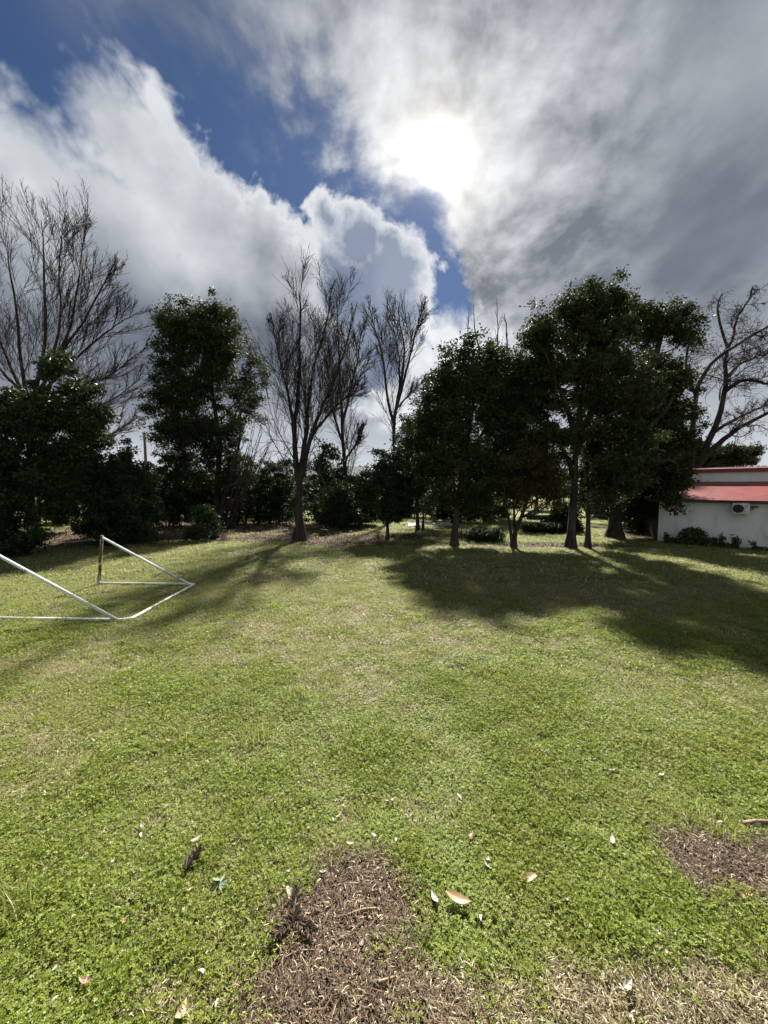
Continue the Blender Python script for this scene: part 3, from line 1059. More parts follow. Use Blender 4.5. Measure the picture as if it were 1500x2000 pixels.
    # twisted tree over the shed
    bare('bare_tree', 'leafless tree with twisted crooked limbs leaning out over the red roofed shed', (1340, 1010), [
        ([(1340, 1010, 0), (1352, 950, 0), (1372, 890, 0), (1398, 830, 0), (1412, 780, 0), (1418, 740, .1), (1416, 705, .1), (1422, 680, .2), (1408, 640, .2), (1402, 600, .3), (1410, 575, .3)], 1.0, 0.14),
        ([(1366, 905, 0), (1400, 870, -.3), (1440, 838, -.6), (1500, 806, -.9), (1560, 770, -1.1)], 0.8, 0.25),
        ([(1392, 845, 0), (1425, 825, .2), (1465, 805, .4), (1500, 790, .5)], 0.5, 0.2),
        ([(1415, 765, 0), (1440, 748, -.3), (1465, 742, -.4), (1500, 750, -.5), (1540, 742, -.6)], 0.55, 0.2),
        ([(1350, 960, 0), (1352, 860, -.3), (1362, 760, -.5), (1395, 705, -.6), (1430, 680, -.7), (1470, 655, -.8), (1520, 625, -.9)], 0.72, 0.2),
        ([(1418, 690, .1), (1432, 655, .4), (1440, 620, .5), (1462, 585, .6), (1470, 560, .6)], 0.4, 0.15),
        ([(1418, 740, .1), (1440, 715, .5), (1470, 700, .7), (1500, 690, .8)], 0.35, 0.15),
        ([(1360, 780, -.5), (1340, 720, -.2), (1345, 660, 0), (1330, 610, .1)], 0.4, 0.12),
    ], [(9, 0.3, 0.97, 0.75, 0.42, 11, 0.05, 0.24, 0.30, 0.018), (9, 0.15, 0.97, 0.7, 0.8, 7, 0.04, 0.28, 0.5, 0.012), (6, 0.15, 0.98, 0.7, 0.85, 5, 0.0, 0.28, 0.6, 0.010)], 0.25, M_BARK_GREY, M_TWIG_RED, seed=7, Y=22.0)
    # whippy tops behind the round evergreen
    bare('bare_tree', 'distant leafless poplar whose straight tips show above the round dark evergreen', (950, 990), [
        ([(950, 990, 0), (952, 850, 0), (950, 740, 0), (930, 660, 0), (925, 595, 0)], 1.0, 0.06),
        ([(951, 850, 0), (965, 740, .5), (972, 660, .6), (970, 582, .6)], 0.7, 0.06),
        ([(951, 800, 0), (940, 720, -.5), (916, 660, -.8), (916, 600, -.8)], 0.6, 0.06),
        ([(952, 820, 0), (985, 720, 0), (990, 650, 0), (984, 610, 0)], 0.6, 0.06),
        ([(952, 820, 0), (1000, 740, 0), (1020, 680, 0), (1032, 630, 0)], 0.6, 0.06),
    ], [(8, 0.3, 0.9, 0.35, 0.22, 6, 0.12, 0.03, 0.5, 0.022), (4, 0.2, 0.9, 0.4, 0.4, 5, 0.08, 0.05, 0.5, 0.014)], 0.3, M_BARK_PALE, seed=8, Y=36.0, group='leafless trees behind the lawn')

    # ---- evergreen trees
    ev = 'evergreen trees behind the lawn'
    evergreen('evergreen_tree', 'tall evergreen tree in tiers standing behind the shrubs and the utility pole', 'tree', (425, 1030), [
        [(425, 1030, 0), (424, 950, 0), (428, 880, 0), (420, 800, 0), (405, 720, 0), (395, 640, 0)],
        [(428, 1010, 0), (440, 950, -.3), (462, 890, -.6), (470, 820, -.9), (462, 750, -.9)],
        [(424, 880, 0), (390, 820, -.8), (350, 790, -1.2), (320, 770, -1.3)]],
        [(385, 640, 72, 62, 0), (350, 660, 45, 45, -.5), (425, 650, 48, 60, .5), (340, 695, 48, 28, -.8), (395, 700, 80, 45, .3), (455, 710, 52, 50, 0), (485, 760, 36, 60, .5), (345, 745, 50, 25, -1), (420, 760, 70, 38, .4), (325, 800, 44, 42, -1), (370, 815, 48, 40, -.4), (440, 830, 60, 38, .5), (350, 860, 60, 22, -.3), (310, 825, 32, 26, -.9), (300, 800, 26, 30, -1), (345, 775, 46, 30, -.9), (375, 840, 50, 28, -.4), (385, 885, 56, 30, 0), (440, 885, 50, 34, .3), (415, 935, 60, 34, 0), (470, 925, 40, 34, .3)],
        40000, (0.15, 0.065), M_LEAF_B, seed=21, r0=0.24, clump=0.46, gap=0.62, group=ev, limbs=50, holes=0.31)
    evergreen('evergreen_tree', 'round topped dense evergreen tree with a leaning trunk in the middle', 'tree', (887, 1066), [
        [(887, 1066, 0), (890, 1020, 0), (897, 960, 0), (910, 880, 0), (925, 780, 0), (930, 700, 0)],
        [(893, 1000, 0), (885, 940, -.4), (870, 870, -.7), (860, 800, -.8)],
        [(905, 900, 0), (940, 850, .4), (970, 800, .6), (985, 760, .7)]],
        [(930, 715, 68, 62, 0), (900, 760, 78, 66, -.4), (975, 755, 66, 70, .4), (855, 790, 52, 60, -.3), (1005, 800, 44, 70, .2), (930, 830, 95, 66, .4), (850, 860, 60, 60, -.2), (1000, 880, 50, 55, 0), (900, 910, 85, 50, -.3), (960, 940, 62, 42, .3), (835, 920, 42, 38, .2), (905, 965, 55, 26, .5), (930, 985, 50, 18, .3), (860, 975, 40, 20, .3), (1020, 760, 38, 55, .5), (1030, 850, 36, 50, .6), (825, 850, 36, 46, .1), (1012, 725, 36, 42, .2), (1025, 800, 36, 44, .2)],
        38000, (0.12, 0.05), M_LEAF_A, seed=22, r0=0.17, clump=0.34, gap=0.6, group=ev, limbs=60, holes=0.14)
    evergreen('evergreen_tree', 'tallest spreading evergreen tree, dark trunk, in front of the red roofed shed', 'tree', (1114, 1071), [
        [(1114, 1071, 0), (1118, 1010, 0), (1122, 940, 0), (1125, 860, 0), (1135, 780, 0), (1150, 680, 0), (1160, 600, 0)],
        [(1125, 860, 0), (1105, 790, -.5), (1080, 730, -.8), (1065, 690, -.9)],
        [(1128, 850, 0), (1170, 780, .4), (1210, 720, .7), (1235, 660, .8)],
        [(1124, 880, 0), (1160, 830, -.8), (1210, 800, -1.3), (1250, 770, -1.5)],
        [(1122, 920, 0), (1090, 860, .6), (1060, 800, 1.0), (1045, 760, 1.1)],
        [(1148, 1069, 0), (1149, 1010, .1), (1151, 950, .2), (1160, 880, .5), (1175, 800, .7)]],
        [(1165, 590, 60, 50, 0), (1110, 620, 58, 42, -.5), (1200, 635, 55, 50, .5), (1150, 660, 70, 48, 0), (1075, 655, 42, 36, -.7), (1060, 705, 42, 38, .4), (1115, 720, 70, 42, -.6), (1190, 720, 75, 48, .6), (1245, 690, 40, 42, .6), (1080, 770, 46, 40, .5), (1150, 790, 70, 44, .3), (1220, 780, 72, 46, -.8), (1090, 840, 52, 40, -.6), (1175, 860, 72, 46, .7), (1240, 850, 60, 42, -1.0), (1075, 910, 44, 46, .9), (1150, 925, 40, 34, .9), (1210, 925, 62, 44, -.8), (1050, 660, 34, 26, -.3), (1040, 760, 34, 40, .3), (1035, 715, 32, 34, 0), (1065, 740, 40, 40, 0), (1180, 975, 50, 26, .8)],
        46000, (0.125, 0.048), M_LEAF_B, seed=23, r0=0.19, clump=0.34, gap=0.72, group=ev, limbs=90, droop=0.35, holes=0.33)
    evergreen('evergreen_tree', 'broad evergreen tree with a stout trunk overhanging the corner of the shed', 'tree', (1200, 1050), [
        [(1200, 1050, 0), (1202, 1000, 0), (1208, 930, 0), (1225, 850, 0), (1262, 760, 0), (1285, 680, 0), (1295, 620, 0)],
        [(1208, 940, 0), (1250, 860, -.6), (1300, 800, -.9), (1330, 740, -1)],
        [(1205, 950, 0), (1255, 920, -1.5), (1300, 900, -2.2), (1320, 905, -2.4)]],
        [(1295, 630, 48, 42, 0), (1250, 640, 40, 45, .5), (1330, 660, 34, 36, -.4), (1285, 690, 50, 32, .3), (1340, 720, 26, 26, 0), (1310, 760, 46, 36, -.6), (1340, 800, 26, 36, 0), (1270, 800, 50, 45, .3), (1310, 850, 46, 36, -.8), (1265, 890, 60, 40, -.8), (1300, 925, 38, 40, -1.6), (1235, 940, 60, 44, .3), (1190, 960, 60, 40, -.6), (1318, 945, 20, 30, -2.2), (1255, 985, 42, 34, .4), (1300, 980, 16, 20, -2.3)],
        36000, (0.14, 0.055), M_LEAF_B, seed=24, r0=0.34, clump=0.38, gap=0.72, group=ev, limbs=80, droop=0.3, holes=0.33)
    evergreen('evergreen_tree', 'small evergreen with forked low trunk and bronze green leaves between the two big evergreens', 'tree', (1003, 1070), [
        [(1003, 1070, 0), (1006, 1040, 0), (1018, 1010, 0), (1032, 970, 0), (1042, 920, 0), (1048, 860, 0)],
        [(1002, 1050, 0), (994, 1015, -.2), (986, 980, -.3), (984, 930, -.4)],
        [(1006, 1040, 0), (1004, 1000, .3), (1003, 950, .5), (1004, 900, .6)]],
        [(1045, 880, 44, 52, 0), (1015, 900, 46, 44, -.4), (1075, 920, 40, 44, .3), (1035, 945, 46, 36, .3), (990, 930, 40, 36, .2), (1085, 965, 26, 30, -.2), (1010, 970, 40, 20, .5)],
        11000, (0.11, 0.042), M_LEAF_D, seed=25, r0=0.12, clump=0.32, gap=0.7, group=ev, limbs=36, droop=0.4)
    evergreen('evergreen_tree', 'small dark evergreen with a single thin stem beside the round topped tree', 'tree', (757, 1054), [
        [(757, 1054, 0), (757, 1010, 0), (758, 960, 0), (760, 900, 0)]],
        [(765, 915, 38, 40, 0), (740, 940, 40, 40, -.2), (790, 930, 34, 46, .3), (725, 970, 28, 32, 0), (765, 975, 46, 34, .2), (745, 1000, 34, 22, -.2), (785, 990, 24, 30, .2)],
        12000, (0.13, 0.055), M_LEAF_C, seed=26, r0=0.09, clump=0.30, gap=0.7, group=ev, limbs=26)
    evergreen('evergreen_tree', 'young evergreen with a slim pale stem behind the small dark one', 'tree', (816, 1036), [
        [(816, 1036, 0), (815, 1000, 0), (813, 950, 0), (812, 890, 0), (810, 830, 0)], [(826, 1033, 0), (827, 1000, .2), (826, 950, .3)]],
        [(812, 850, 34, 46, 0), (800, 900, 34, 44, 0), (830, 910, 34, 44, .3), (815, 955, 36, 28, 0)],
        9000, (0.15, 0.06), M_LEAF_A, M_BARK_PALE, seed=27, r0=0.12, clump=0.4, gap=0.7, group=ev, limbs=22)
    evergreen('evergreen_tree', 'flat topped evergreen showing above the roof of the shed', 'tree', (1420, 1000), [
        [(1420, 1000, 0), (1418, 950, 0), (1422, 915, 0), (1430, 885, 0)]],
        [(1425, 885, 40, 16, 0), (1460, 882, 22, 11, -.4), (1400, 900, 28, 14, .6), (1440, 900, 30, 10, .5), (1385, 918, 24, 14, 0)],
        9000, (0.16, 0.07), M_LEAF_B, seed=28, r0=0.22, clump=0.40, gap=0.7, Y=27.0, group=ev, limbs=30)
    evergreen('evergreen_tree', 'narrow evergreen behind the stout trunk, showing between two crowns', 'tree', (1325, 1020), [
        [(1325, 1020, 0), (1322, 960, 0), (1320, 900, 0), (1322, 830, 0)]],
        [(1325, 850, 40, 46, 0), (1345, 880, 36, 40, .4), (1310, 900, 44, 46, 0), (1350, 920, 34, 34, 0), (1300, 960, 40, 40, 0), (1270, 990, 30, 36, -.4)],
        11000, (0.16, 0.07), M_LEAF_A, seed=29, r0=0.25, clump=0.42, gap=0.7, Y=23.0, group=ev, limbs=30)

    for u, Y, lobes, lab in (  # added trees tucked behind the front crowns to shade the ground there
            (868, 28.0, [(885, 760, 50, 50, 0), (865, 830, 56, 50, 0), (900, 890, 56, 44, .3), (860, 930, 46, 34, 0)], 'added shading evergreen half hidden behind the round topped one'),
            (985, 29.5, [(985, 800, 44, 50, 0), (1000, 870, 50, 50, 0), (970, 930, 50, 34, 0)], 'added shading evergreen half hidden between the round topped and the tallest one'),
            (1175, 29.0, [(1165, 720, 50, 56, 0), (1190, 800, 56, 56, 0), (1150, 870, 56, 50, 0), (1200, 920, 50, 36, 0)], 'added shading evergreen half hidden behind the tallest one'),
            (1262, 28.0, [(1270, 740, 40, 50, 0), (1255, 820, 46, 50, 0), (1275, 900, 46, 44, 0)], 'added shading evergreen half hidden behind the broad one over the shed')):
        evergreen('evergreen_tree', lab, 'tree', (u, 1012), [[(u, 1012, 0), (u + 2, 940, 0), (lobes[0][0], lobes[0][1] + 60, 0), (lobes[0][0], lobes[0][1], 0)]], lobes, 7000, (0.19, 0.085), M_LEAF_A, seed=int(u), r0=0.2, clump=0.5, gap=0.7, Y=Y, group=ev, limbs=24, holes=0.3)

    # ---- shrubs
    sh = 'dark evergreen shrubs behind the lawn'
    evergreen('shrub', 'huge dark glossy shrub filling the edge of the lawn behind the goal', 'shrub', (10, 1088), [
        [(10, 1088, 0), (15, 1000, 0), (30, 900, 0), (60, 800, 0), (80, 720, 0)], [(20, 1080, 0), (-20, 980, -.3), (-40, 880, -.4)]],
        [(118, 715, 26, 36, .3), (148, 765, 34, 42, .3), (75, 800, 52, 46, 0), (15, 790, 40, 34, -.2), (-40, 820, 60, 70, 0), (165, 815, 40, 36, .4), (40, 870, 80, 80, -.2), (120, 860, 60, 62, .4), (10, 960, 75, 85, -.3), (70, 950, 60, 60, .2), (-60, 950, 70, 100, 0), (20, 1040, 55, 50, -.3), (-50, 1050, 70, 60, -.2), (195, 800, 18, 18, .4)],
        30000, (0.13, 0.06), M_LEAF_C, seed=31, r0=0.16, clump=0.34, gap=0.62, group=sh, limbs=50)
    evergreen('shrub', 'mid green shrub with several upright stems beside the huge dark one', 'shrub', (150, 1040), [
        [(150, 1040, 0), (148, 980, 0), (152, 900, 0), (165, 830, 0), (172, 790, 0)], [(146, 1038, 0), (130, 980, .2), (118, 900, .3)]],
        [(110, 940, 44, 40, 0), (165, 870, 34, 40, 0), (190, 850, 30, 24, .4), (120, 1000, 40, 30, 0), (140, 900, 40, 36, .3), (175, 920, 36, 34, .3)],
        9000, (0.16, 0.07), M_LEAF_A, seed=32, r0=0.16, clump=0.42, gap=0.75, group=sh, limbs=40)
    evergreen('shrub', 'rounded dark shrub spreading low behind the rusty goal post', 'shrub', (228, 1062), [
        [(228, 1062, 0), (230, 1000, 0), (235, 930, 0)], [(222, 1060, 0), (205, 1000, .2), (195, 960, .3)]],
        [(235, 915, 46, 34, 0), (205, 950, 46, 44, -.2), (265, 950, 42, 42, .2), (235, 990, 66, 44, -.3), (200, 1020, 42, 34, -.2), (275, 1010, 34, 34, .2), (240, 1045, 58, 20, -.3), (250, 880, 14, 18, .2)],
        17000, (0.12, 0.055), M_LEAF_C, seed=33, r0=0.07, clump=0.32, gap=0.6, group=sh, limbs=30)
    evergreen('shrub', 'small bushy shrub at the edge of the leaf litter beside the tiered tree', 'shrub', (398, 1055), [
        [(398, 1055, 0), (398, 1020, 0), (400, 1000, 0)]],
        [(398, 1015, 28, 28, 0), (385, 1035, 20, 18, -.1), (415, 1030, 20, 24, .1), (400, 1045, 30, 10, 0)],
        4200, (0.11, 0.05), M_LEAF_C, seed=34, r0=0.04, clump=0.22, gap=0.7, group=sh, limbs=12)
    row = [
        (330, 1030, 23, [(320, 930, 44, 44, 0), (350, 960, 50, 52, 0), (310, 990, 46, 36, 0), (345, 910, 40, 34, 0)], 'dark shrub at the foot of the utility pole'),
        (395, 1028, 24, [(395, 940, 50, 46, 0), (420, 985, 50, 38, 0), (375, 985, 46, 40, 0)], 'dark shrub under the tall tiered evergreen'),
        (480, 1024, 25, [(475, 930, 36, 40, 0), (500, 965, 46, 40, 0), (455, 970, 40, 42, 0), (520, 1000, 40, 18, 0)], 'dark shrub below the fan of thin upright stems'),
        (545, 1026, 25, [(540, 930, 40, 36, 0), (560, 965, 42, 36, 0), (530, 975, 40, 30, 0)], 'dark shrub close behind the thick forked trunk'),
        (632, 1022, 25, [(640, 890, 26, 34, 0), (638, 912, 32, 34, 0), (630, 930, 36, 40, 0), (655, 950, 34, 40, 0), (620, 980, 38, 36, 0), (650, 1000, 34, 22, 0)], 'dark conical shrub between the two leafless trunks'),
        (665, 1028, 22, [(665, 975, 26, 30, 0), (650, 1005, 22, 20, 0), (680, 1000, 24, 26, 0)], 'glossy low shrub in front of the conical shrub'),
        (706, 1022, 24, [(700, 960, 26, 34, 0), (715, 990, 26, 30, 0), (690, 1000, 22, 22, 0)], 'light green shrub under the small dark evergreen'),
        (900, 1030, 26, [(860, 985, 30, 26, 0), (890, 1000, 40, 24, 0), (930, 995, 36, 28, 0), (960, 985, 30, 30, 0)], 'dark shrub behind the round topped evergreen trunk'),
        (1100, 1040, 21, [(1100, 1010, 26, 24, 0), (1080, 1025, 18, 14, 0), (1115, 1030, 18, 14, 0)], 'small grey green shrub behind the tallest tree trunk'),
        (1255, 1040, 21, [(1255, 985, 36, 36, 0), (1235, 1010, 20, 16, 0), (1268, 1020, 16, 16, 0)], 'leafy dark shrub between the stout trunk and the shed'),
    ]
    for u, Y, cv, lab in ((300, 29, 955, 'back row dark shrub left of the utility pole foot'), (365, 30, 950, 'back row dark shrub behind the tiered evergreen, left side'), (435, 29, 955, 'back row dark shrub behind the tiered evergreen trunk'), (505, 30, 955, 'back row dark shrub behind the fan of stems'),
                          (575, 29, 960, 'back row dark shrub hidden by the thick forked trunk'), (690, 30, 965, 'back row dark shrub behind the slender leafless trunk'), (745, 29, 965, 'back row dark shrub behind the small dark evergreen'), (800, 30, 970, 'back row dark shrub behind the slim young tree'),
                          (865, 29, 970, 'back row dark shrub left of the leaning trunk'), (950, 30, 970, 'back row dark shrub right of the leaning trunk'), (1150, 31, 960, 'back row dark shrub behind the tallest evergreen'), (1215, 30, 965, 'back row dark shrub behind the stout trunk'), (230, 27, 950, 'back row dark shrub behind the rounded shrub'), (120, 25, 955, 'back row dark shrub behind the huge dark one')):
        row.append((u, 1012, Y, [(u, cv, 44, 38, 0), (u - 26, cv + 22, 34, 28, 0), (u + 28, cv + 20, 34, 30, 0), (u, cv + 38, 48, 18, 0)], lab))
    for i, (u, v, Y, lobes, lab) in enumerate(row):
        evergreen('shrub', lab, 'shrub', (u, v), [[(u, v, 0), (u + 3, v - 40, 0), (u, v - 75, 0)], [(u - 4, v, 0), (u - 16, v - 45, 0), (u - 20, v - 70, 0)]], lobes + ([(u, v - 16, 46, 14, 0)] if i < 7 else []), 5200 if i < 10 else 2900, (0.15, 0.07), (M_LEAF_C, M_LEAF_A)[i % 2], seed=50 + i, r0=0.06, clump=0.38, gap=0.7, Y=float(Y), group=sh, limbs=14, holes=0.08)
    # thin upright stems
    rng = np.random.default_rng(77)
    stems = []
    for i in range(22):
        u0, u1 = 440 + rng.normal(0, 10), 445 + 95 * rng.random() + rng.normal(0, 6)
        v1 = 800 + 70 * rng.random() + abs(u1 - 470) * 0.3
        stems.append(([(u0, 1018, 0), (0.6 * u0 + 0.4 * u1, 960, rng.normal(0, .3)), (0.25 * u0 + 0.75 * u1, 0.5 * (960 + v1), rng.normal(0, .5)), (u1, v1, rng.normal(0, .6))], 1.0, 0.25))
    bare('bare_shrub', 'fan of thin leafless upright stems beside the tall tiered evergreen', (442, 1018), stems, [(4, 0.35, 0.95, 0.4, 0.25, 6, 0.10, 0.06, 0.6, 0.010), (3, 0.2, 0.95, 0.5, 0.45, 4, 0.08, 0.06, 0.6, 0.008)], 0.035, M_BARK_GREY, M_TWIG, seed=78, Y=21.5, cat='shrub')
    stems = []
    for i in range(9):
        u1 = 575 + rng.normal(0, 46)
        stems.append(([(588 + rng.normal(0, 6), 905 + rng.normal(0, 25), -.25), (0.5 * (588 + u1), 880 + rng.normal(0, 25), -.6 + rng.normal(0, .3)), (u1, 905 + 40 * rng.random(), -.8 + rng.normal(0, .5)), (u1 + (u1 - 588) * .35, 950 + 40 * rng.random(), -.9 + rng.normal(0, .5))], 1.0, 0.3))
    bare('hanging_vine', 'tangle of thin drooping leafless vines on the thick forked trunk', (588, 1050), stems, [(6, 0.2, 0.95, 0.7, 0.35, 6, -0.10, 0.12, 0.6, 0.007), (4, 0.2, 0.95, 0.7, 0.5, 5, -0.12, 0.12, 0.6, 0.006)], 0.018, M_TWIG, M_TWIG, seed=79, Y=17.3, cat='vine')


build_trees()


# ------------------------------------------------------------------ small builders
def box_arrays(c, ax, ay, az_, s):
    """box with centre c, unit axes and full sizes s"""
    c, ax, ay, az_ = map(np.asarray, (c, ax, ay, az_))
    v = []
    for k in (-.5, .5):
        for j, i in ((-.5, -.5), (-.5, .5), (.5, .5), (.5, -.5)):
            v.append(c + ax * s[0] * i + ay * s[1] * j + az_ * s[2] * k)
    f = [[0, 3, 2, 1], [4, 5, 6, 7], [0, 1, 5, 4], [1, 2, 6, 5], [2, 3, 7, 6], [3, 0, 4, 7]]
    return np.array(v), np.array(f)


EX, EY, EZ = np.eye(3)


def obj_box(name, root, mat, c, s, ax=EX, ay=EY, az_=EZ):
    v, f = box_arrays(c, ax, ay, az_, s)
    return part(name, new_mesh(name, v, f, mat), root)


def obj_tube(name, root, mat, pts, r, sides=12, n=None, caps=True):
    P = spline(pts, n) if n else np.asarray(pts, dtype=float)
    R = np.broadcast_to(r, len(P))
    v, f = tube_arrays(P[None], np.array(R)[None], sides)
    me_f = f
    if caps:
        k = len(v)
        v = np.vstack([v, P[0], P[-1]])
        a = np.arange(sides)
        nx_ = (a + 1) % sides
        e = (len(P) - 1) * sides
        c0 = np.stack([np.full(sides, k), nx_, a, a], -1)
        c1 = np.stack([np.full(sides, k + 1), e + a, e + nx_, e + nx_], -1)
        bm_f = [list(q) for q in f] + [[k, int(j), int(i)] for i, j in zip(a, nx_)] + [[k + 1, int(e + i), int(e + j)] for i, j in zip(a, nx_)]
        me = bpy.data.meshes.new(name)
        me.from_pydata([tuple(q) for q in v], [], [tuple(int(w) for w in q) for q in bm_f])
        me.polygons.foreach_set('use_smooth', [len(p.vertices) == 4 for p in me.polygons])
        me.materials.append(mat)
    else:
        me = new_mesh(name, v, f, mat, smooth=True)
    return part(name, me, root)


def sub_tube(name, parent_part, *a, **k):
    """a tube that belongs to a part, in world coordinates"""
    o = obj_tube(name, parent_part, *a, **k)
    o.matrix_parent_inverse = Matrix.Identity(4)
    return o


def obj_poly(name, root, mat, verts, faces):
    me = bpy.data.meshes.new(name)
    me.from_pydata([tuple(map(float, q)) for q in verts], [], faces)
    me.materials.append(mat)
    me.update()
    return part(name, me, root) if root is not None else link(name, me)


def prism(quad, nrm, th):
    """slab: a planar quad pushed back along nrm by th"""
    q = np.asarray(quad, dtype=float)
    v = np.vstack([q, q - np.asarray(nrm) * th])
    f = [(0, 1, 2, 3), (7, 6, 5, 4), (0, 4, 5, 1), (1, 5, 6, 2), (2, 6, 7, 3), (3, 7, 4, 0)]
    return v, f


def paint_material(name, col, worn=None, rough=0.6, scale=8.0, lo=0.55, hi=0.75, spec=0.4, bumps=0.0, bscale=40.0, stretch=(1, 1, 1), tint=None):
    mt, b, out = material(name)
    geo = b.n('ShaderNodeNewGeometry')
    mp = b.n('ShaderNodeMapping')
    b.set(mp.inputs['Vector'], geo.outputs['Position'])
    mp.inputs['Scale'].default_value = stretch
    n = b.noise(mp.outputs[0], scale, 6.0, 0.65)
    c = (*col, 1.0)
    if tint is not None:
        c = b.mix(b.smooth(b.noise(geo.outputs['Position'], scale * 0.3, 4.0, 0.6), 0.35, 0.7), col, tint)
    if worn is not None:
        c = b.mix(b.smooth(n, lo, hi), c, worn)
    bp = b.noise(geo.outputs['Position'], bscale, 4.0, 0.6) if bumps else None
    principled(b, out, c, rough, spec, bump=bp, bstr=bumps, bdist=0.02)
    return mt


# ------------------------------------------------------------------ goal
def build_goal():
    white = paint_material('goal_white_paint', (0.72, 0.73, 0.72), (0.16, 0.13, 0.10), 0.45, 11.0, 0.57, 0.66, tint=(0.52, 0.54, 0.53))
    rusty = paint_material('goal_rusty_paint', (0.42, 0.40, 0.36), (0.075, 0.042, 0.026), 0.75, 7.0, 0.40, 0.52, stretch=(1, 1, 0.6))
    R = 0.030
    nb, nc = G(252, 1211, R), G(236, 1211, R)              # near rear corner
    fc = G(380, 1141, R)                                   # far rear corner
    fp = G(193, 1139, R)                                   # foot of the far post
    top_f = W(199, 1049, fp[1])
    depth = fp - fc
    np_ = nb + depth * 1.14
    top_n = np_ + (top_f - fp) * 1.12
    root = thing('football_goal', 'small white tube football goal frame without a net on the lawn', 'goal', (float(nb[0]), float(nb[1]), 0.0))
    dx = unit(depth)
    dy = unit(fc - nb)
    c = nb
    # rear ground bar with its rounded near elbow
    obj_tube('rear_ground_bar', root, white, [c + dx * 0.22, c + dx * 0.11 + dy * 0.015, c + dx * 0.03 + dy * 0.07, c + dy * 0.20, c + dy * 1.0, fc - dy * 0.03], R, 14, 24)
    obj_tube('side_ground_bar', root, white, [c + dx * 0.20, np_], R * 0.97, 14)
    obj_tube('side_ground_bar', root, white, [fc + dx * 0.0, fp], R * 0.97, 14)
    up = top_f - fp
    stay_dir = unit(top_f - (fc + dx * 0.12))
    obj_tube('stay', root, white, [fc + dx * 0.14, top_f + dx * 0.01], R * 0.95, 14)
    obj_tube('stay', root, white, [c + dx * 0.22, top_n + dx * 0.01], R * 0.95, 14)
    obj_tube('post', root, rusty, [fp + np.array([0, 0, -R]), top_f + unit(up) * 0.04], R * 1.15, 14)
    obj_tube('post', root, rusty, [np_ + np.array([0, 0, -R]), top_n + unit(up) * 0.04], R * 1.15, 14)
    for q in (fp, np_):
        obj_tube('foot_cap', root, rusty, [q + np.array([0, 0, -R - 0.01]), q + np.array([0, 0, 0.05])], R * 1.45, 14)


build_goal()


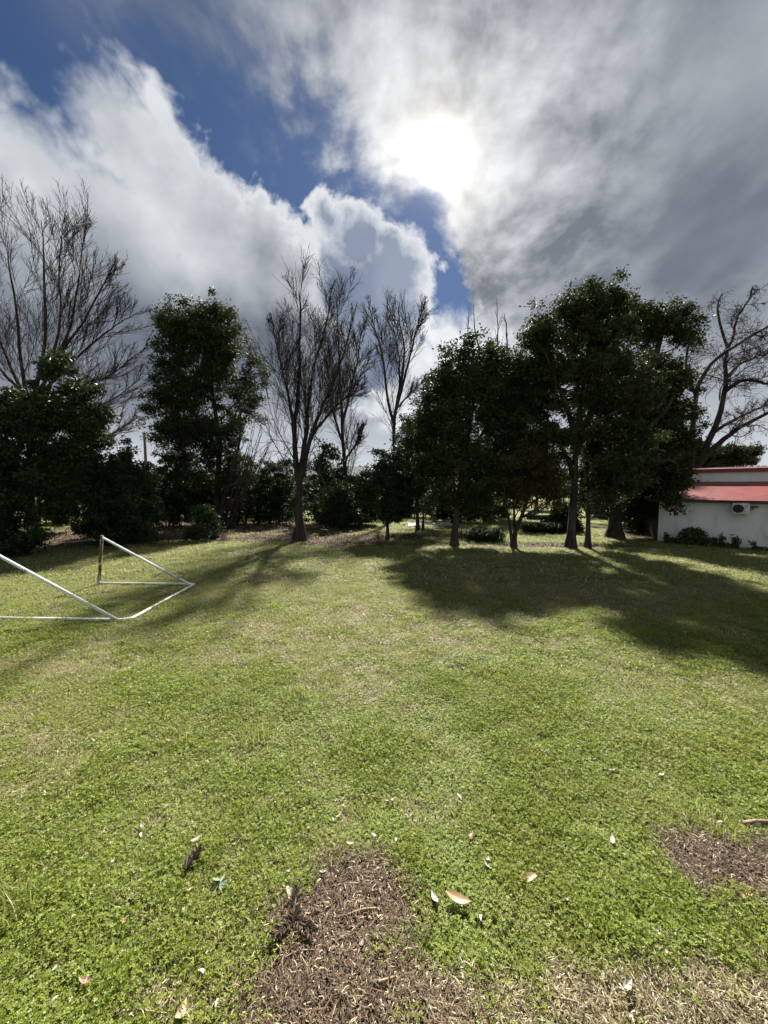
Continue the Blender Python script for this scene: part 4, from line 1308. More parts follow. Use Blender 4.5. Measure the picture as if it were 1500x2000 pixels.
# ------------------------------------------------------------------ shed with a red roof
def build_shed():
    wallm = paint_material('shed_white_roughcast', (0.66, 0.67, 0.66), (0.44, 0.44, 0.41), 0.9, 1.6, 0.48, 0.78, 0.15, bumps=0.7, bscale=22.0, stretch=(1, 1, 0.35))
    darkm = paint_material('shed_dark_boards', (0.022, 0.017, 0.014), (0.05, 0.035, 0.028), 0.8, 5.0, 0.4, 0.7, 0.2)
    redm = paint_material('shed_red_roof_paint', (0.14, 0.020, 0.020), (0.09, 0.022, 0.021), 0.40, 3.0, 0.45, 0.7, 0.35, tint=(0.185, 0.034, 0.032))
    fasc = paint_material('shed_red_fascia', (0.16, 0.04, 0.035), (0.09, 0.035, 0.03), 0.6, 6.0, 0.45, 0.7)
    undm = paint_material('shed_soffit', (0.06, 0.04, 0.035), None, 0.8)
    A = G(1284, 1057.6)
    B = G(1500, 1075)
    t = unit(B - A)
    A2 = A.copy()
    B2 = A + t * 11.0
    nin = np.array([-t[1], t[0], 0.0])              # into the shed
    if nin[1] < 0:
        nin = -nin

    def on_plane(u, v, off):
        """point seen at (u,v) on the plane parallel to the front wall, off metres inside"""
        d = ray(u, v)
        o = np.array([0, 0, CAM_H])
        p0 = A + nin * off
        s = np.dot(p0 - o, nin) / np.dot(d, nin)
        return o + d * s
    z_eave = on_plane(1400, 977.5, -0.25)[2]
    z_wall = z_eave + 0.10
    off_top = 2.6
    z_top = on_plane(1420, 941, off_top)[2]
    z_crest = on_plane(1420, 922.5, off_top)[2]
    C = G(1266, 1046)
    back = 7.0
    root = thing('shed', 'low white roughcast shed with a red metal roof behind the trees', 'building', tuple(A))
    # front wall
    q = [A2 + [0, 0, -0.1], B2 + [0, 0, -0.1], B2 + [0, 0, z_wall], A2 + [0, 0, z_wall]]
    v, f = prism(q, -nin, 0.16)
    obj_poly('front_wall', root, wallm, v, f)
    # end wall, dark boards
    e = unit(C - A)
    nb = 15
    L = 6.0
    for i in range(nb):
        p = A + nin * 0.163 + e * (0.02 + L / nb * i)
        zt = z_wall + (z_top - z_wall) * min(1, (L / nb * i * np.dot(e, nin)) / off_top) * 0.9
        w = L / nb - 0.012
        no = np.array([-e[1], e[0], 0.0])
        v, f = prism([p + [0, 0, -0.1], p + e * w + [0, 0, -0.1], p + e * w + [0, 0, zt], p + [0, 0, zt]], no, 0.03 + 0.006 * (i % 3))
        obj_poly('board', root, darkm, v, f)
    # roof
    ov, le = 0.25, 0.42
    k0 = A - t * le - nin * ov + [0, 0, z_eave]
    k1 = B2 + t * 0.3 - nin * ov + [0, 0, z_eave]
    h0 = A + t * 0.10 + nin * off_top + [0, 0, z_top]
    h1 = B2 + t * 0.3 + nin * off_top + [0, 0, z_top]
    up = unit(np.cross(k1 - k0, h0 - k0))
    if up[2] < 0:
        up = -up
    # sheets of the roof, each a shallow tray with its standing seam
    ns = 12
    roof = part('roof', new_mesh('roof', *prism_np([k0, k1, h1, h0], up, 0.05), undm), root)
    for i in range(ns):
        a, b_ = i / ns, (i + 1) / ns
        s0, s1 = k0 + (k1 - k0) * a, k0 + (k1 - k0) * b_
        g0, g1 = h0 + (h1 - h0) * a, h0 + (h1 - h0) * b_
        lift = up * (0.014 + 0.004 * (i % 2))
        v, f = prism_np([s0 + lift - nin * 0.03, s1 + lift - nin * 0.03, g1 + lift, g0 + lift], up, 0.011)
        o = link('roof_sheet', new_mesh('roof_sheet', v, f, redm), roof)
    # hip end falling away at the side
    hb = A + e * 5.0 - t * le + nin * 0.2 + [0, 0, z_eave]
    v = [k0 + up * 0.016, h0 + up * 0.016, hb, k0 - [0, 0, .05], h0 - [0, 0, .05], hb - [0, 0, .05]]
    obj_poly('roof_hip', root, redm, v, [(0, 1, 2), (5, 4, 3), (0, 2, 5, 3), (1, 0, 3, 4), (2, 1, 4, 5)])
    # gutter board under the eave
    v, f = prism([k0 + [0, 0, -0.10] - nin * 0.012, k1 + [0, 0, -0.10] - nin * 0.012, k1 + [0, 0, -0.052] - nin * 0.012, k0 + [0, 0, -0.052] - nin * 0.012], -nin, 0.025)
    obj_poly('eave_board', root, undm, v, f)
    # upper storey strip and its red crest
    u0, u1 = h0 + [0, 0, -0.25] + nin * -0.03, h1 + [0, 0, -0.25] + nin * -0.03
    hh = z_crest - z_top + 0.25
    v, f = prism([u0, u1, u1 + [0, 0, hh], u0 + [0, 0, hh]], -nin, 0.14)
    obj_poly('upper_wall', root, wallm, v, f)
    w0 = u0 + [0, 0, hh] - nin * 0.10 - t * 0.35
    w1 = u1 + [0, 0, hh] - nin * 0.10
    v, f = prism([w0, w1, w1 + [0, 0, 0.16], w0 + [0, 0, 0.16]], -nin, 0.04)
    obj_poly('crest_board', root, fasc, v, f)
    v, f = prism([w0 + [0, 0, .163], w1 + [0, 0, .163], w1 + nin * 3.4 + [0, 0, .35], w0 + nin * 3.4 + [0, 0, .35]], EZ, 0.03)
    obj_poly('upper_roof', root, redm, v, f)

    # air conditioner hung on the wall
    white = paint_material('aircon_casing', (0.55, 0.54, 0.50), (0.30, 0.24, 0.18), 0.5, 7.0, 0.52, 0.66)
    blk = paint_material('aircon_grille', (0.02, 0.02, 0.022), None, 0.5)
    p0, p1 = on_plane(1430, 1003, -0.02), on_plane(1463.5, 1003, -0.02)
    top = on_plane(1446, 983, -0.3)[2]
    wdt = float(np.linalg.norm((p1 - p0)[:2]))
    c = (p0 + p1) / 2
    hgt = top - c[2]
    cen = c + [0, 0, hgt / 2] - nin * 0.22
    cen[2] = c[2] + hgt / 2
    ac = thing('air_conditioner', 'weathered cream air conditioner unit mounted on the white shed wall', 'air conditioner', tuple(c - nin * 0.2))
    obj_box('casing', ac, white, cen, (wdt, 0.30, hgt), t, nin, EZ)
    fcn = cen - nin * 0.153 - t * wdt * 0.17
    rad = hgt * 0.43
    ph = np.linspace(0, 2 * np.pi, 29)
    disc = [fcn] + [fcn + t * rad * math.cos(a) + EZ * rad * math.sin(a) for a in ph[:-1]]
    fan = obj_poly('fan_opening', ac, blk, disc, [(0, 1 + (i + 1) % 28, 1 + i) for i in range(28)])
    for kk in (0.32, 0.62, 0.98):
        sub_tube('grille_ring', fan, white if kk > 0.9 else blk, [fcn - nin * 0.012 + t * rad * kk * math.cos(a) + EZ * rad * kk * math.sin(a) for a in ph], 0.010, 6, caps=False)
    for a in np.linspace(0, np.pi, 5)[:-1]:
        dd = t * math.cos(a) + EZ * math.sin(a)
        sub_tube('grille_bar', fan, blk, [fcn - nin * 0.02 - dd * rad, fcn - nin * 0.02 + dd * rad], 0.006, 6)
    obj_box('side_panel', ac, white, cen - nin * 0.156 + t * wdt * 0.36, (wdt * 0.22, 0.012, hgt * 0.9), t, nin, EZ)
    for s in (-.3, .3):
        obj_box('bracket', ac, white, c + t * wdt * s - nin * 0.19 + [0, 0, -0.022], (0.04, 0.38, 0.035), t, nin, EZ)
    e0 = cen + t * (wdt / 2) + [0, 0, 0.05]
    obj_tube('pipe', ac, blk, [e0 - t * 0.02, e0 + t * 0.09 + [0, 0, .01], e0 + t * 0.17 + nin * 0.12 + [0, 0, .03], e0 + t * 0.22 + nin * 0.24 + [0, 0, .02]], 0.028, 10, 12)
    obj_tube('pipe', ac, blk, [e0 + [0, 0, -.08] - t * .02, e0 + t * 0.06 + [0, 0, -.09], e0 + t * 0.09 + nin * 0.1 + [0, 0, .0], e0 + t * 0.16 + nin * 0.24 + [0, 0, .01]], 0.018, 10, 12)

    # plants along the wall
    rng = np.random.default_rng(91)
    ml = leaf_material('wall_plant_leaf', (0.028, 0.045, 0.014), (0.060, 0.085, 0.026), (0.10, 0.12, 0.05), trans=0.2)

    def wall_plant(u, v, w, h, n, lab, upright):
        p = on_plane(u, v, -0.35)
        p = gz(p)
        rt = thing('wall_plant', lab, 'plant', tuple(p), 'plants along the shed wall')
        if upright:
            st = []
            for _ in range(upright):
                a = rng.normal(0, 0.25, 2)
                st.append(spline([p + [rng.normal(0, w * .3), rng.normal(0, .05), -0.03], p + [a[0] * w, a[1] * .1, h * .5], p + [a[0] * w * 1.6, a[1] * .2, h * (0.75 + .25 * rng.random())]], 7))
            P = np.array(st)
            V, F = tube_arrays(P, np.full(P.shape[:2], 0.012), 4)
            part('stem', new_mesh('stem', V, F, ml, np.full(len(V), .3)), rt)
            cc = P.reshape(-1, 3)[rng.integers(0, P.shape[0] * P.shape[1], n)]
            C = cc + rng.normal(0, 0.045, (n, 3))
        else:
            q = unit(rng.normal(size=(n, 3))) * (rng.random(n) ** 0.4)[:, None]
            C = p + [0, 0, h * .45] + q * [w, 0.3, h * .55]
        C[:, 2] = np.maximum(C[:, 2], p[2] + .02)
        D = unit(rng.normal(size=(n, 3)) * .6 + (C - p) * 1.2 + [0, 0, .2])
        Ln = 0.10 + 0.10 * rng.random(n)
        V, F = leaf_quads(C, D, Ln, Ln * .4, rng)
        part('foliage', new_mesh('foliage', V, F, ml, np.repeat(rng.random(n), 4)), rt)
    wall_plant(1352, 1068, 0.62, 0.75, 900, 'bushy green plant growing against the white shed wall', 0)
    wall_plant(1384, 1072, 0.35, 0.36, 260, 'low leafy plant beside the bushy one at the shed wall', 0)
    wall_plant(1302, 1060, 0.14, 0.45, 110, 'small upright weed near the corner of the shed', 2)
    wall_plant(1312, 1063, 0.2, 0.25, 120, 'low weed near the corner of the shed', 0)
    wall_plant(1410, 1072, 0.12, 0.5, 120, 'upright weed against the wall left of the air conditioner', 2)
    wall_plant(1396, 1071, 0.08, 0.4, 70, 'thin upright weed next to the low leafy plant', 1)
    wall_plant(1437, 1073, 0.12, 0.5, 130, 'upright weed against the wall under the air conditioner', 2)
    wall_plant(1424, 1074, 0.25, 0.18, 120, 'low creeping weed between the two upright weeds at the wall', 0)
    wall_plant(1472, 1077, 0.08, 0.3, 60, 'single short weed stem near the end of the wall', 1)
    wall_plant(1489, 1080, 0.3, 0.16, 120, 'low creeping weed at the far end of the shed wall', 0)


def prism_np(quad, nrm, th):
    v, f = prism(quad, nrm, th)
    return np.array(v), np.array([list(q) for q in f])


build_shed()


# ------------------------------------------------------------------ behind the trees
def build_background():
    rng = np.random.default_rng(123)
    wood = bark_material('weathered_wood', (0.07, 0.06, 0.05), (0.17, 0.15, 0.125), 10.0, 0.15)
    wire = paint_material('fence_wire', (0.16, 0.16, 0.16), None, 0.5)
    whitep = paint_material('rail_white', (0.68, 0.69, 0.70), (0.5, 0.5, 0.5), 0.6, 2.0)
    # utility pole
    b0 = W(283, 990, 34.0)
    b0[2] = 0
    pole = thing('utility_pole', 'wooden utility pole standing behind the dark shrubs', 'pole', tuple(b0))
    tp = W(282.5, 846, 34.0)
    shaft = obj_tube('pole_shaft', pole, wood, [b0 - [0, 0, .2], [tp[0], tp[1], tp[2] * .5], tp], np.array([0.15, 0.135, 0.115]), 12)
    obj_box('pole_cap', shaft, wood, tp + [0, 0, .02], (0.26, 0.26, 0.06)).matrix_parent_inverse = Matrix.Identity(4)
    # wire fence
    fy = 29.0
    fence = thing('wire_fence', 'low wire stock fence with thin posts behind the trees', 'fence', (0, fy, 0))
    xs = np.arange(-26, 30, 2.6)
    for i, x in enumerate(xs):
        x = x + rng.normal(0, .12)
        obj_tube('post', fence, wood, [[x, fy, -.2], [x + rng.normal(0, .03), fy, 1.15 + rng.normal(0, .05)]], 0.05, 8)
    for z in (0.3, 0.62, 0.95):
        obj_tube('wire', fence, wire, [[x, fy - 0.06, z + 0.02 * math.sin(x)] for x in np.arange(-27, 30, 1.3)], 0.007, 4, caps=False)
    # white rail fence far off
    rf = thing('rail_fence', 'far white rail fence across the field', 'fence', (8, 62, 0))
    for i in range(22):
        x = -30 + 3.6 * i
        obj_box('post', rf, whitep, (x, 62, .5), (0.14, 0.14, 1.05))
    for z in (0.98,):
        obj_box('rail', rf, whitep, (8, 61.9, z), (78, 0.06, 0.14))
    # pale slab behind the slim young tree
    conc = paint_material('concrete', (0.34, 0.34, 0.33), (0.25, 0.25, 0.24), 0.9, 2.0)
    p = G(836, 1026)
    slab = obj_poly('paving_slab', None, conc, *prism([[p[0] - 1.3, p[1] - .9, .07], [p[0] + 1.5, p[1] - .6, .07], [p[0] + 1.6, p[1] + 1.6, .07], [p[0] - 1.2, p[1] + 1.4, .07]], EZ, .12))
    tag(slab, 'pale concrete slab lying in the sun behind the slim young tree', 'slab')
    # stump and log at the bare tree
    q = gz(G(632, 1046))
    stump = thing('tree_stump', 'small mossy stump beside the thick forked trunk', 'stump', tuple(q))
    P, R = flare([q, q + [0.02, 0, .15], q + [0.03, 0, .3]], .17, .14, 6, .5)
    obj_tube('stump_wood', stump, M_BARK_PALE, P, R, 12)
    obj_tube('stump_root', stump, M_BARK_PALE, [q + [0.1, -.02, .1], q + [.3, -.08, .04], q + [.5, -.1, -.03]], np.array([.07, .05, .03]), 8)
    # dark logs lying across the view behind the trees
    for u, v, Y, L, r, lab in ((1075, 1013, 27.5, 3.2, .22, 'dark fallen log lying in front of the wire fence'),):
        c = W(u, v, Y)
        c[2] = r * .8
        lg = thing('log', lab, 'log', tuple(c), 'fallen logs')
        obj_tube('log_wood', lg, M_BARK_DARK, [c + [-L / 2, .2, 0], c + [0, 0, .03], c + [L / 2, -.15, -.02]], np.array([r, r * .95, r * .8]), 10, 9) if False else obj_tube('log_wood', lg, M_BARK_DARK, [c + [-L / 2, .2, 0], c + [0, 0, .03], c + [L / 2, -.15, -.02]], np.array([r, r * .95, r * .8]), 10)
        obj_tube('branch_stub', lg, M_BARK_DARK, [c + [.3, 0, r * .7], c + [.5, -.1, r * 1.6]], .06, 8)
    # strappy plant
    ms = leaf_material('strap_leaf', (0.012, 0.024, 0.010), (0.024, 0.042, 0.015), (0.04, 0.06, 0.025), trans=0.08, rough=0.75, spec=0.08)
    for u, v, w, n, lab in ((945, 1056, 1.0, 420, 'clump of dark strappy leaves between two evergreen trunks'), (1068, 1042, .8, 260, 'low strappy clump behind the forked small tree'), (1040, 1040, .7, 200, 'low dark clump in the shade beside the log')):
        p = gz(G(u, v))
        rt = thing('strappy_plant', lab, 'plant', tuple(p), 'strappy plants under the trees')
        k = n
        a = rng.random(k) * 6.283
        L = .45 + .35 * rng.random(k)
        base = p + np.stack([rng.normal(0, w * .4, k), rng.normal(0, .22, k), np.zeros(k)], 1)
        out = np.stack([np.cos(a), np.sin(a), np.zeros(k)], 1)
        m1 = base + out * (L * .25)[:, None] + EZ * (L * .75)[:, None]
        tp_ = base + out * (L * .75)[:, None] + EZ * (L * (.55 + .3 * rng.random(k)))[:, None]
        sd = np.stack([-out[:, 1], out[:, 0], out[:, 2]], 1) * .02
        V = np.stack([base - sd, base + sd, m1 + sd, m1 - sd, tp_ + sd * .2, tp_ - sd * .2], 1).reshape(-1, 3)
        o6 = np.arange(k)[:, None] * 6
        F = np.concatenate([o6 + np.array([0, 1, 2, 3]), o6 + np.array([3, 2, 4, 5])])
        part('foliage', new_mesh('foliage', V, F, ms, np.repeat(rng.random(k), 6)), rt)
    # grey farm building behind the hedge
    gw = paint_material('barn_grey_wall', (0.30, 0.31, 0.31), (0.24, 0.25, 0.25), 0.8, 1.0)
    gr = paint_material('barn_grey_roof', (0.10, 0.105, 0.115), (0.08, 0.085, 0.09), 0.95, 0.8, spec=0.05)
    gd = paint_material('barn_dark_opening', (0.03, 0.03, 0.033), None, 0.6)
    Yb = 42.0
    xl, xr = W(462, 950, Yb)[0], W(712, 950, Yb)[0]
    ht = W(700, 908, Yb)[2]
    barn = thing('barn', 'long low grey farm building behind the leafless trees', 'building', ((xl + xr) / 2, Yb, 0))
    hw = ht - 1.2
    obj_box('wall', barn, gw, ((xl + xr) / 2, Yb + 3.0, hw / 2 - .1), (xr - xl, 6.0, hw + .2))
    v, f = prism([[xl - .4, Yb - .4, hw + .02], [xr + .4, Yb - .4, hw + .02], [xr + .4, Yb + 3, ht], [xl - .4, Yb + 3, ht]], unit(np.array([0, -.33, 1.])), .08)
    obj_poly('roof', barn, gr, v, f)
    v, f = prism([[xr + .4, Yb + 6.4, hw + .02], [xl - .4, Yb + 6.4, hw + .02], [xl - .4, Yb + 3.02, ht], [xr + .4, Yb + 3.02, ht]], unit(np.array([0, .33, 1.])), .08)
    obj_poly('roof', barn, gr, v, f)
    for k in range(4):
        obj_box('window', barn, gd, (xl + 1.8 + k * 3.3, Yb - .01, 1.7), (1.1, .06, .9))
    # far tree line and field grass
    ml = leaf_material('far_tree_leaf', (0.030, 0.038, 0.022), (0.060, 0.068, 0.038), (0.09, 0.09, 0.05), trans=0.1)
    n = 34000
    x = -170 + 340 * rng.random(n)
    yy = 105 + 30 * rng.random(n)
    top = 3.0 + 6.5 * fbm(x, np.full(n, 3.0), 0.06, 7, 4) ** 1.5 * 1.6
    z = top * rng.random(n) ** .8
    C = np.stack([x, yy, z], 1)
    V, F = leaf_quads(C, unit(rng.normal(size=(n, 3))), 1.3, .9, rng)
    tag(link('far_treeline', new_mesh('far_treeline', V, F, ml, np.repeat(rng.random(n), 4))), 'far dark line of trees beyond the field', 'trees', kind='stuff')
    mg = leaf_material('field_grass_blade', (0.15, 0.13, 0.07), (0.25, 0.22, 0.12), (0.32, 0.29, 0.18), trans=0.3, tcol=(.35, .30, .15))
    n = 15000
    x = -34 + 74 * rng.random(n)
    yy = 38 + 18 * rng.random(n)
    C = np.stack([x, yy, np.full(n, .22)], 1)
    V, F = leaf_quads(C, unit(np.stack([rng.normal(0, .3, n), rng.normal(0, .3, n), np.ones(n)], 1)), .25 + .4 * rng.random(n), .06, rng)
    tag(link('field_grass', new_mesh('field_grass', V, F, mg, np.repeat(rng.random(n), 4))), 'tall pale dry grass of the field behind the fence', 'grass', kind='stuff')
    # trees out in the field
    for i, (u, Y, h, wd, lab) in enumerate(((1047, 40, 5.5, 1.9, 'pale trunked tree standing in the field behind the forked small tree'), (1180, 46, 8.0, 3.4, 'round tree in the field behind the tallest evergreen trunk'), (255, 42, 6.6, 1.0, 'narrow conifer tip showing beside the utility pole'), (880, 55, 7.0, 4.0, 'round tree in the field behind the leaning trunk'), (1300, 50, 8.0, 4.0, 'round tree in the field behind the shed corner'), (150, 48, 6.0, 4.0, 'round tree beyond the shrubs beside the goal'))):
        bp = W(u, 1000, Y)
        bp[2] = 0
        rt = thing('field_tree', lab, 'tree', tuple(bp), 'trees out in the field')
        P, R = flare([bp, bp + [.1, 0, h * .4], bp + [0, 0, h * .8]], .22, .08, 8, .4)
        add_trunk(rt, 'trunk', [(P, R)], M_BARK_PALE, 8)
        k = 2600
        qd = unit(rng.normal(size=(k, 3))) * (rng.random(k) ** .35)[:, None]
        if wd < 1.5:
            zz = rng.random(k)
            C = bp + np.stack([rng.normal(0, .45, k) * wd * (1.02 - zz), rng.normal(0, .45, k) * wd * (1.02 - zz), 1.0 + zz * (h - 1)], 1)
        else:
            C = bp + [0, 0, h * .62] + qd * [wd, wd, h * .38] * (0.75 + 0.5 * fbm(qd[:, 0] * 5, qd[:, 2] * 5, 1.0, i, 3))[:, None]
        V, F = leaf_quads(C, unit(rng.normal(size=(k, 3))), .34, .2, rng)
        part('crown', new_mesh('crown', V, F, ml, np.repeat(rng.random(k), 4)), rt)


build_background()


# ------------------------------------------------------------------ small things on the lawn
def curved_leaf(L, Wd, curl, cup, n=7, m_=3):
    """a single dead leaf with a raised midrib and curled edges"""
    vs, fs = [], []
    for i in range(n + 1):
        t = i / n
        w = Wd * .5 * math.sin(math.pi * min(1, .03 + t * .97)) ** .75 * (1 - .25 * t)
        x = (t - .5) * L
        zc = curl * L * ((t - .5) ** 2) * 2
        for j in range(-m_, m_ + 1):
            s = j / m_
            vs.append((x, s * w, zc + cup * w * (abs(s) ** 1.6)))
    c = 2 * m_ + 1
    for i in range(n):
        for j in range(c - 1):
            a = i * c + j
            fs.append([a, a + c, a + c + 1, a + 1])
    return np.array(vs), np.array(fs)


def build_small():
    rng = np.random.default_rng(321)

    def leaf_mat(name, c0, c1, vein):
        mt, b, out = material(name)
        geo = b.n('ShaderNodeNewGeometry')
        tc = b.n('ShaderNodeTexCoord')
        n = b.noise(tc.outputs['Object'], 60.0, 4.0, 0.6)
        sp = b.n('ShaderNodeSeparateXYZ')
        b.set(sp.inputs[0], tc.outputs['Object'])
        rib = b.smooth(b.m('ABSOLUTE', sp.outputs[1]), 0.001, 0.0035, 1.0, 0.0)
        col = b.mix(b.smooth(n, .3, .7), c0, c1)
        col = b.mix(rib, col, vein)
        principled(b, out, col, 0.5, 0.35)
        return mt
    tan = leaf_mat('tan_leaf', (0.24, 0.145, 0.08), (0.33, 0.215, 0.125), (0.40, 0.29, 0.19))
    pale = leaf_mat('pale_leaf', (0.22, 0.18, 0.135), (0.33, 0.285, 0.23), (0.38, 0.335, 0.28))
    grey = leaf_mat('grey_leaf', (0.24, 0.23, 0.20), (0.38, 0.37, 0.33), (0.46, 0.44, 0.40))
    brown = leaf_mat('brown_leaf', (0.13, 0.075, 0.045), (0.22, 0.13, 0.08), (0.28, 0.18, 0.11))
    shapes = [curved_leaf(.12, .05, .3, .3), curved_leaf(.09, .042, .45, .5), curved_leaf(.10, .036, -.3, .3), curved_leaf(.07, .038, .35, -.3)]
    meshes = {}
    for nm, mt in (('tan', tan), ('pale', pale), ('grey', grey), ('brown', brown)):
        for i, (v, f) in enumerate(shapes):
            meshes[nm, i] = new_mesh('fallen_leaf', v, f, mt, smooth=True)

    def put(u, v, key, sh_, sc, rz, lab, group=None, tilt=(0, 0), lift=.03):
        p = gz(G(u, v))
        o = link('fallen_leaf', meshes[key, sh_], None, (p[0], p[1], p[2] + lift), (tilt[0], tilt[1], rz))
        o.scale = (sc, sc, sc)
        tag(o, lab, 'leaf', group)
    put(895, 1768, 'tan', 0, 1.25, -.35, 'large tan leaf lying on the clover beside the bare patch', tilt=(.12, .05), lift=.045)
    put(1035, 1728, 'tan', 2, 1.3, .35, 'long curled tan leaf with a dark stem lying on the clover', tilt=(.2, -.1), lift=.045)
    put(848, 1762, 'grey', 1, .9, 1.9, 'grey curled leaf beside the large tan leaf', tilt=(.15, .1), lift=.035)
    put(920, 1641, 'brown', 3, .85, .9, 'round brown leaf tilted on the clover above the large tan leaf', tilt=(.2, .15), lift=.04)
    put(565, 1745, 'pale', 2, 1.05, 1.9, 'pale pointed leaf standing up at the edge of the bare patch', tilt=(.1, .15), lift=.035)
    put(383, 1648, 'pale', 3, 1.0, .8, 'pale square leaf lying above the brown frond on the clover', tilt=(.15, .05), lift=.04)
    put(355, 1990, 'tan', 3, 1.3, 1.6, 'broad tan leaf at the bottom edge of the picture', tilt=(.1, .25), lift=.04)
    put(333, 1452, 'brown', 3, 1.2, .3, 'brown leaf in the grass beside the tall tuft', tilt=(.3, .2), lift=.04)
    put(1225, 1938, 'pale', 1, .9, .6, 'pale leaf on the straw at the bottom right', tilt=(.1, .1))
    put(1460, 1757, 'tan', 2, 1.2, .3, 'tan curled leaf on the bare soil at the right edge', tilt=(.2, .1))
    put(1300, 1840, 'grey', 2, 1.1, -.5, 'grey leaf under the clover edge above the straw', tilt=(.3, .1))
    put(1105, 1770, 'pale', 1, .6, .5, 'small white leaf on the clover right of the curled tan leaf', tilt=(.4, .4), lift=.05)
    lab_c = 'small pale dead leaf lying on the green clover'
    lab_b = 'small pale dead leaf lying on the bare brown soil'
    n1 = n2 = 0

    def where(u, v):
        side = 'left of the bare patch' if u < 480 else ('behind the bare patch' if u < 800 and v < 1680 else ('right of the bare patch' if u < 1250 else 'near the right edge'))
        dist_ = 'far' if v < 1600 else ('midway' if v < 1760 else 'close')
        return side, dist_
    while n1 < 46:
        u, v = rng.random() * 1480 + 10, 1500 + 490 * rng.random() ** .8
        p = G(u, v)
        if m_bare(np.array([p[0]]), np.array([p[1]]))[0] > .3 or m_straw(np.array([p[0]]), np.array([p[1]]))[0] > .3:
            continue
        key = ('pale', 'pale', 'grey', 'grey', 'brown')[rng.integers(0, 5)] if rng.random() < .8 else 'pale'
        sd_, ds_ = where(u, v)
        put(u, v, key, int(rng.integers(0, 4)), .35 + .35 * rng.random(), rng.random() * 6.3, 'small %s dead leaf on clover, %s, %s' % (key, ds_, sd_), 'pale dead leaves on the clover', (rng.normal(0, .22), rng.normal(0, .22)), .034)
        n1 += 1
    while n2 < 26:
        u, v = 460 + rng.random() * 1030, 1670 + 320 * rng.random()
        p = G(u, v)
        if m_bare(np.array([p[0]]), np.array([p[1]]))[0] < .6:
            continue
        key = ('pale', 'grey', 'tan')[rng.integers(0, 3)]
        row_ = 'far end' if v < 1780 else ('middle' if v < 1880 else 'near end')
        put(u, v, key, int(rng.integers(0, 4)), .35 + .3 * rng.random(), rng.random() * 6.3, 'small %s dead leaf on the %s of the %s bare soil' % (key, row_, 'central' if u < 1100 else 'right hand'), 'pale dead leaves on the bare soil', (rng.normal(0, .35), rng.normal(0, .35)), .02)
        n2 += 1

    # twigs
    tw = bark_material('dry_twig', (0.20, 0.14, 0.09), (0.36, 0.28, 0.20), 30.0, 1.0)

    def twig(u0, v0, u1, v1, r, lab):
        a, c = G(u0, v0), G(u1, v1)
        a, c = gz(a), gz(c)
        a[2] += .02
        c[2] += .03
        rt = thing('twig', lab, 'twig', tuple(a), 'dry twigs on the ground')
        md = (a + c) / 2 + np.array([rng.normal(0, .012), rng.normal(0, .012), .012])
        obj_tube('twig_wood', rt, tw, spline([a, md, c], 7), np.linspace(r, r * .6, 7), 6)
    twig(668, 1793, 742, 1778, .008, 'bent pale twig on the bare soil near the brown fronds')
    twig(725, 1922, 770, 1915, .010, 'short thick pale twig on the bare soil')
    twig(1450, 1616, 1510, 1612, .016, 'thick pale stick at the right edge beyond the bare soil')
    twig(1080, 1958, 1150, 1985, .005, 'thin straw coloured twig on the dead grass')
    twig(230, 1985, 330, 1992, .005, 'thin twig at the bottom edge beside the broad tan leaf')
    twig(545, 1880, 625, 1862, .004, 'thin twig crossing the bare soil below the brown fronds')

    # dead spiky fronds
    mf = leaf_material('dead_frond', (0.030, 0.019, 0.013), (0.070, 0.043, 0.028), (0.26, 0.20, 0.14), trans=.05, rough=.55, spec=.3)

    def frond(u0, v0, u1, v1, lab, wd=.05):
        a, c = gz(G(u0, v0)), gz(G(u1, v1))
        a[2] += .03
        c[2] += .035
        rt = thing('dead_frond', lab, 'frond', tuple(a), 'dead spiky brown fronds')
        Lf = np.linalg.norm(c - a)
        P = spline([a, (a + c) / 2 + [0, 0, .025], c], 9)
        obj_tube('frond_stem', rt, mf, P, np.linspace(.010, .005, 9), 6)
        n = 90
        t = rng.random(n)
        base = a + (c - a) * t[:, None] + np.array([0, 0, .02])
        ax = unit(c - a)
        sd = unit(np.cross(ax, EZ))
        th = rng.random(n) * 3.6 - .25
        D = unit(ax * .55 + sd * np.cos(th)[:, None] + EZ * np.sin(th)[:, None] * .35)
        V, F = leaf_quads(base + D * wd * .4, D, wd * (.7 + .5 * rng.random(n)), .009, rng, .3)
        part('spines', new_mesh('spines', V, F, mf, np.repeat(np.where(rng.random(n) < .1, .97, rng.random(n) * .8), 4)), rt)
    frond(572, 1818, 580, 1752, 'dead spiky frond lying upright in the middle of the bare patch')
    frond(570, 1812, 536, 1838, 'dead reddish frond at the left edge of the bare patch')
    frond(575, 1808, 612, 1836, 'dead spiky frond pointing right on the bare patch')
    frond(362, 1710, 388, 1672, 'dead brown frond lying on the clover away from the soil')

    # silver leaved weeds
    mw = leaf_material('silver_leaf', (0.085, 0.115, 0.065), (0.15, 0.185, 0.12), (0.30, 0.335, 0.26), trans=.15, tcol=(.3, .36, .2), rough=.7, spec=.2)
    wl = [new_mesh('leaf', *curved_leaf(.10, .042, .12, .25), mw, np.full(56, q)) for q in (.2, .5, .9)]

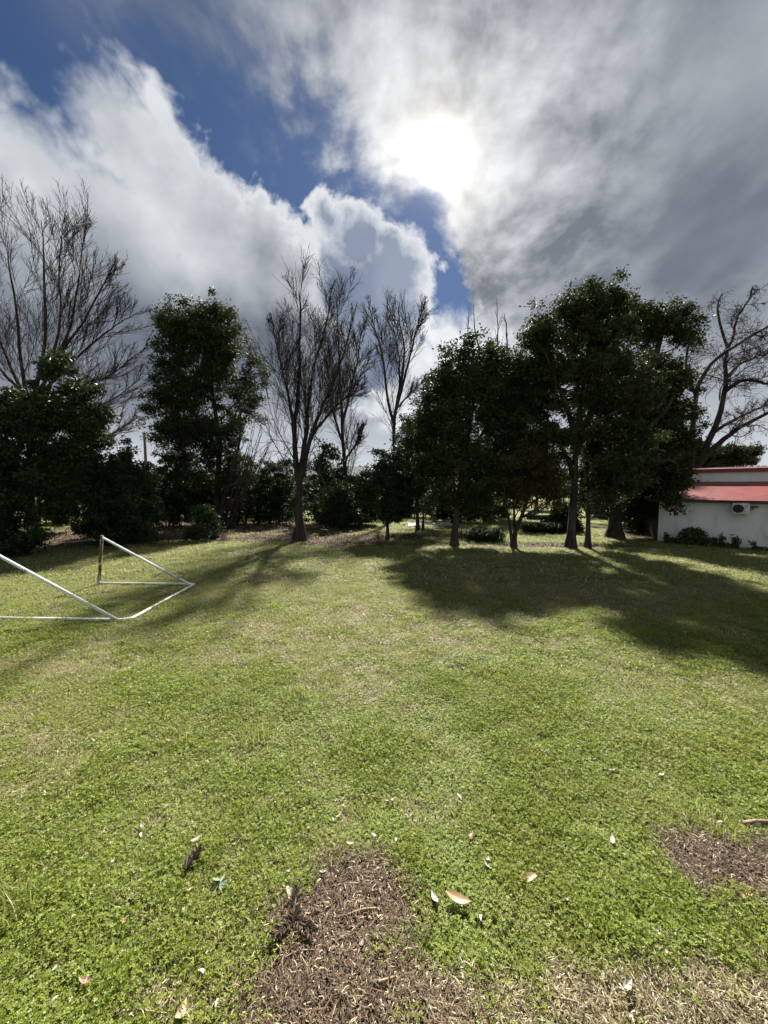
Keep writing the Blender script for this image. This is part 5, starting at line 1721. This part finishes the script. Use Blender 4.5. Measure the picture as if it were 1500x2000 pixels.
    def rosette(u, v, n, sc, lab):
        p = gz(G(u, v))
        rt = thing('silver_weed', lab, 'weed', tuple(p), 'silver leaved weeds in the lawn')
        for i in range(n + 9):
            a = i * 2.4 + rng.normal(0, .3)
            s = sc * (.4 + .55 * rng.random())
            o = link('leaf', wl[i % 3], rt, (math.cos(a) * .055 * s, math.sin(a) * .055 * s, .035 + .012 * rng.random()), (rng.normal(0, .5), .05 + rng.normal(0, .25), a))
            o.scale = (s, s, s)
    ORD = 'first second third fourth fifth sixth seventh eighth'.split()
    spots = [(430, 1738, 6, .75, 'large silver leaved weed growing in the clover left of the bare patch'), (375, 1682, 4, .5, 'small silver weed beside the brown frond on the clover'), (706, 1442, 4, .5, 'silver weed in the middle of the lawn')]
    for k, (u, v) in enumerate(((893, 1288), (915, 1294), (940, 1290), (955, 1300), (880, 1304), (905, 1310), (928, 1316), (868, 1292))):
        spots.append((u, v, 4, .55, 'silver weed in the cluster before the shade, %s from the left' % ORD[sorted([893, 915, 940, 955, 880, 905, 928, 868]).index(u)]))
    for k, (u, v) in enumerate(((1178, 1246), (1200, 1250), (1222, 1251), (1240, 1255), (1262, 1256), (1282, 1257), (1300, 1260), (1322, 1262))):
        spots.append((u, v, 4, .6, 'silver weed in the strip at the shadow edge, %s from the left' % ORD[k]))
    spots += [(1165, 1330, 4, .55, 'lone silver weed on the sunny lawn right of the cluster'), (1340, 1331, 4, .55, 'lone silver weed on the sunny lawn below the strip'), (555, 1218, 4, .55, 'lone silver weed near the elbow of the goal'), (250, 1248, 4, .6, 'silver weed just below the goal frame')]
    for u, v, n, sc, lab in spots:
        rosette(u, v, n, sc, lab)

    # taller grass tufts
    for u, v, h, lab in ((495, 1445, .17, 'tuft of taller grass in the left half of the lawn'), (575, 1362, .15, 'tuft of taller grass behind the first tuft'), (940, 1318, .16, 'tuft of taller grass among the silver weeds'), (345, 1440, .13, 'tuft of taller grass beside the brown leaf'), (8, 1790, .20, 'tuft of broad grass at the left edge of the picture'), (1390, 1620, .12, 'tuft of grass at the top of the bare soil on the right')):
        p = gz(G(u, v))
        v_, f_, va = blade_clump(rng, 130, .16, h * .5, h, .006, .55, palep=.04)
        o = link('grass_tuft', new_mesh('grass_tuft', v_, f_, M_GRASS, va), None, tuple(p))
        tag(o, lab, 'grass tuft', 'taller grass tufts in the lawn')


build_small()
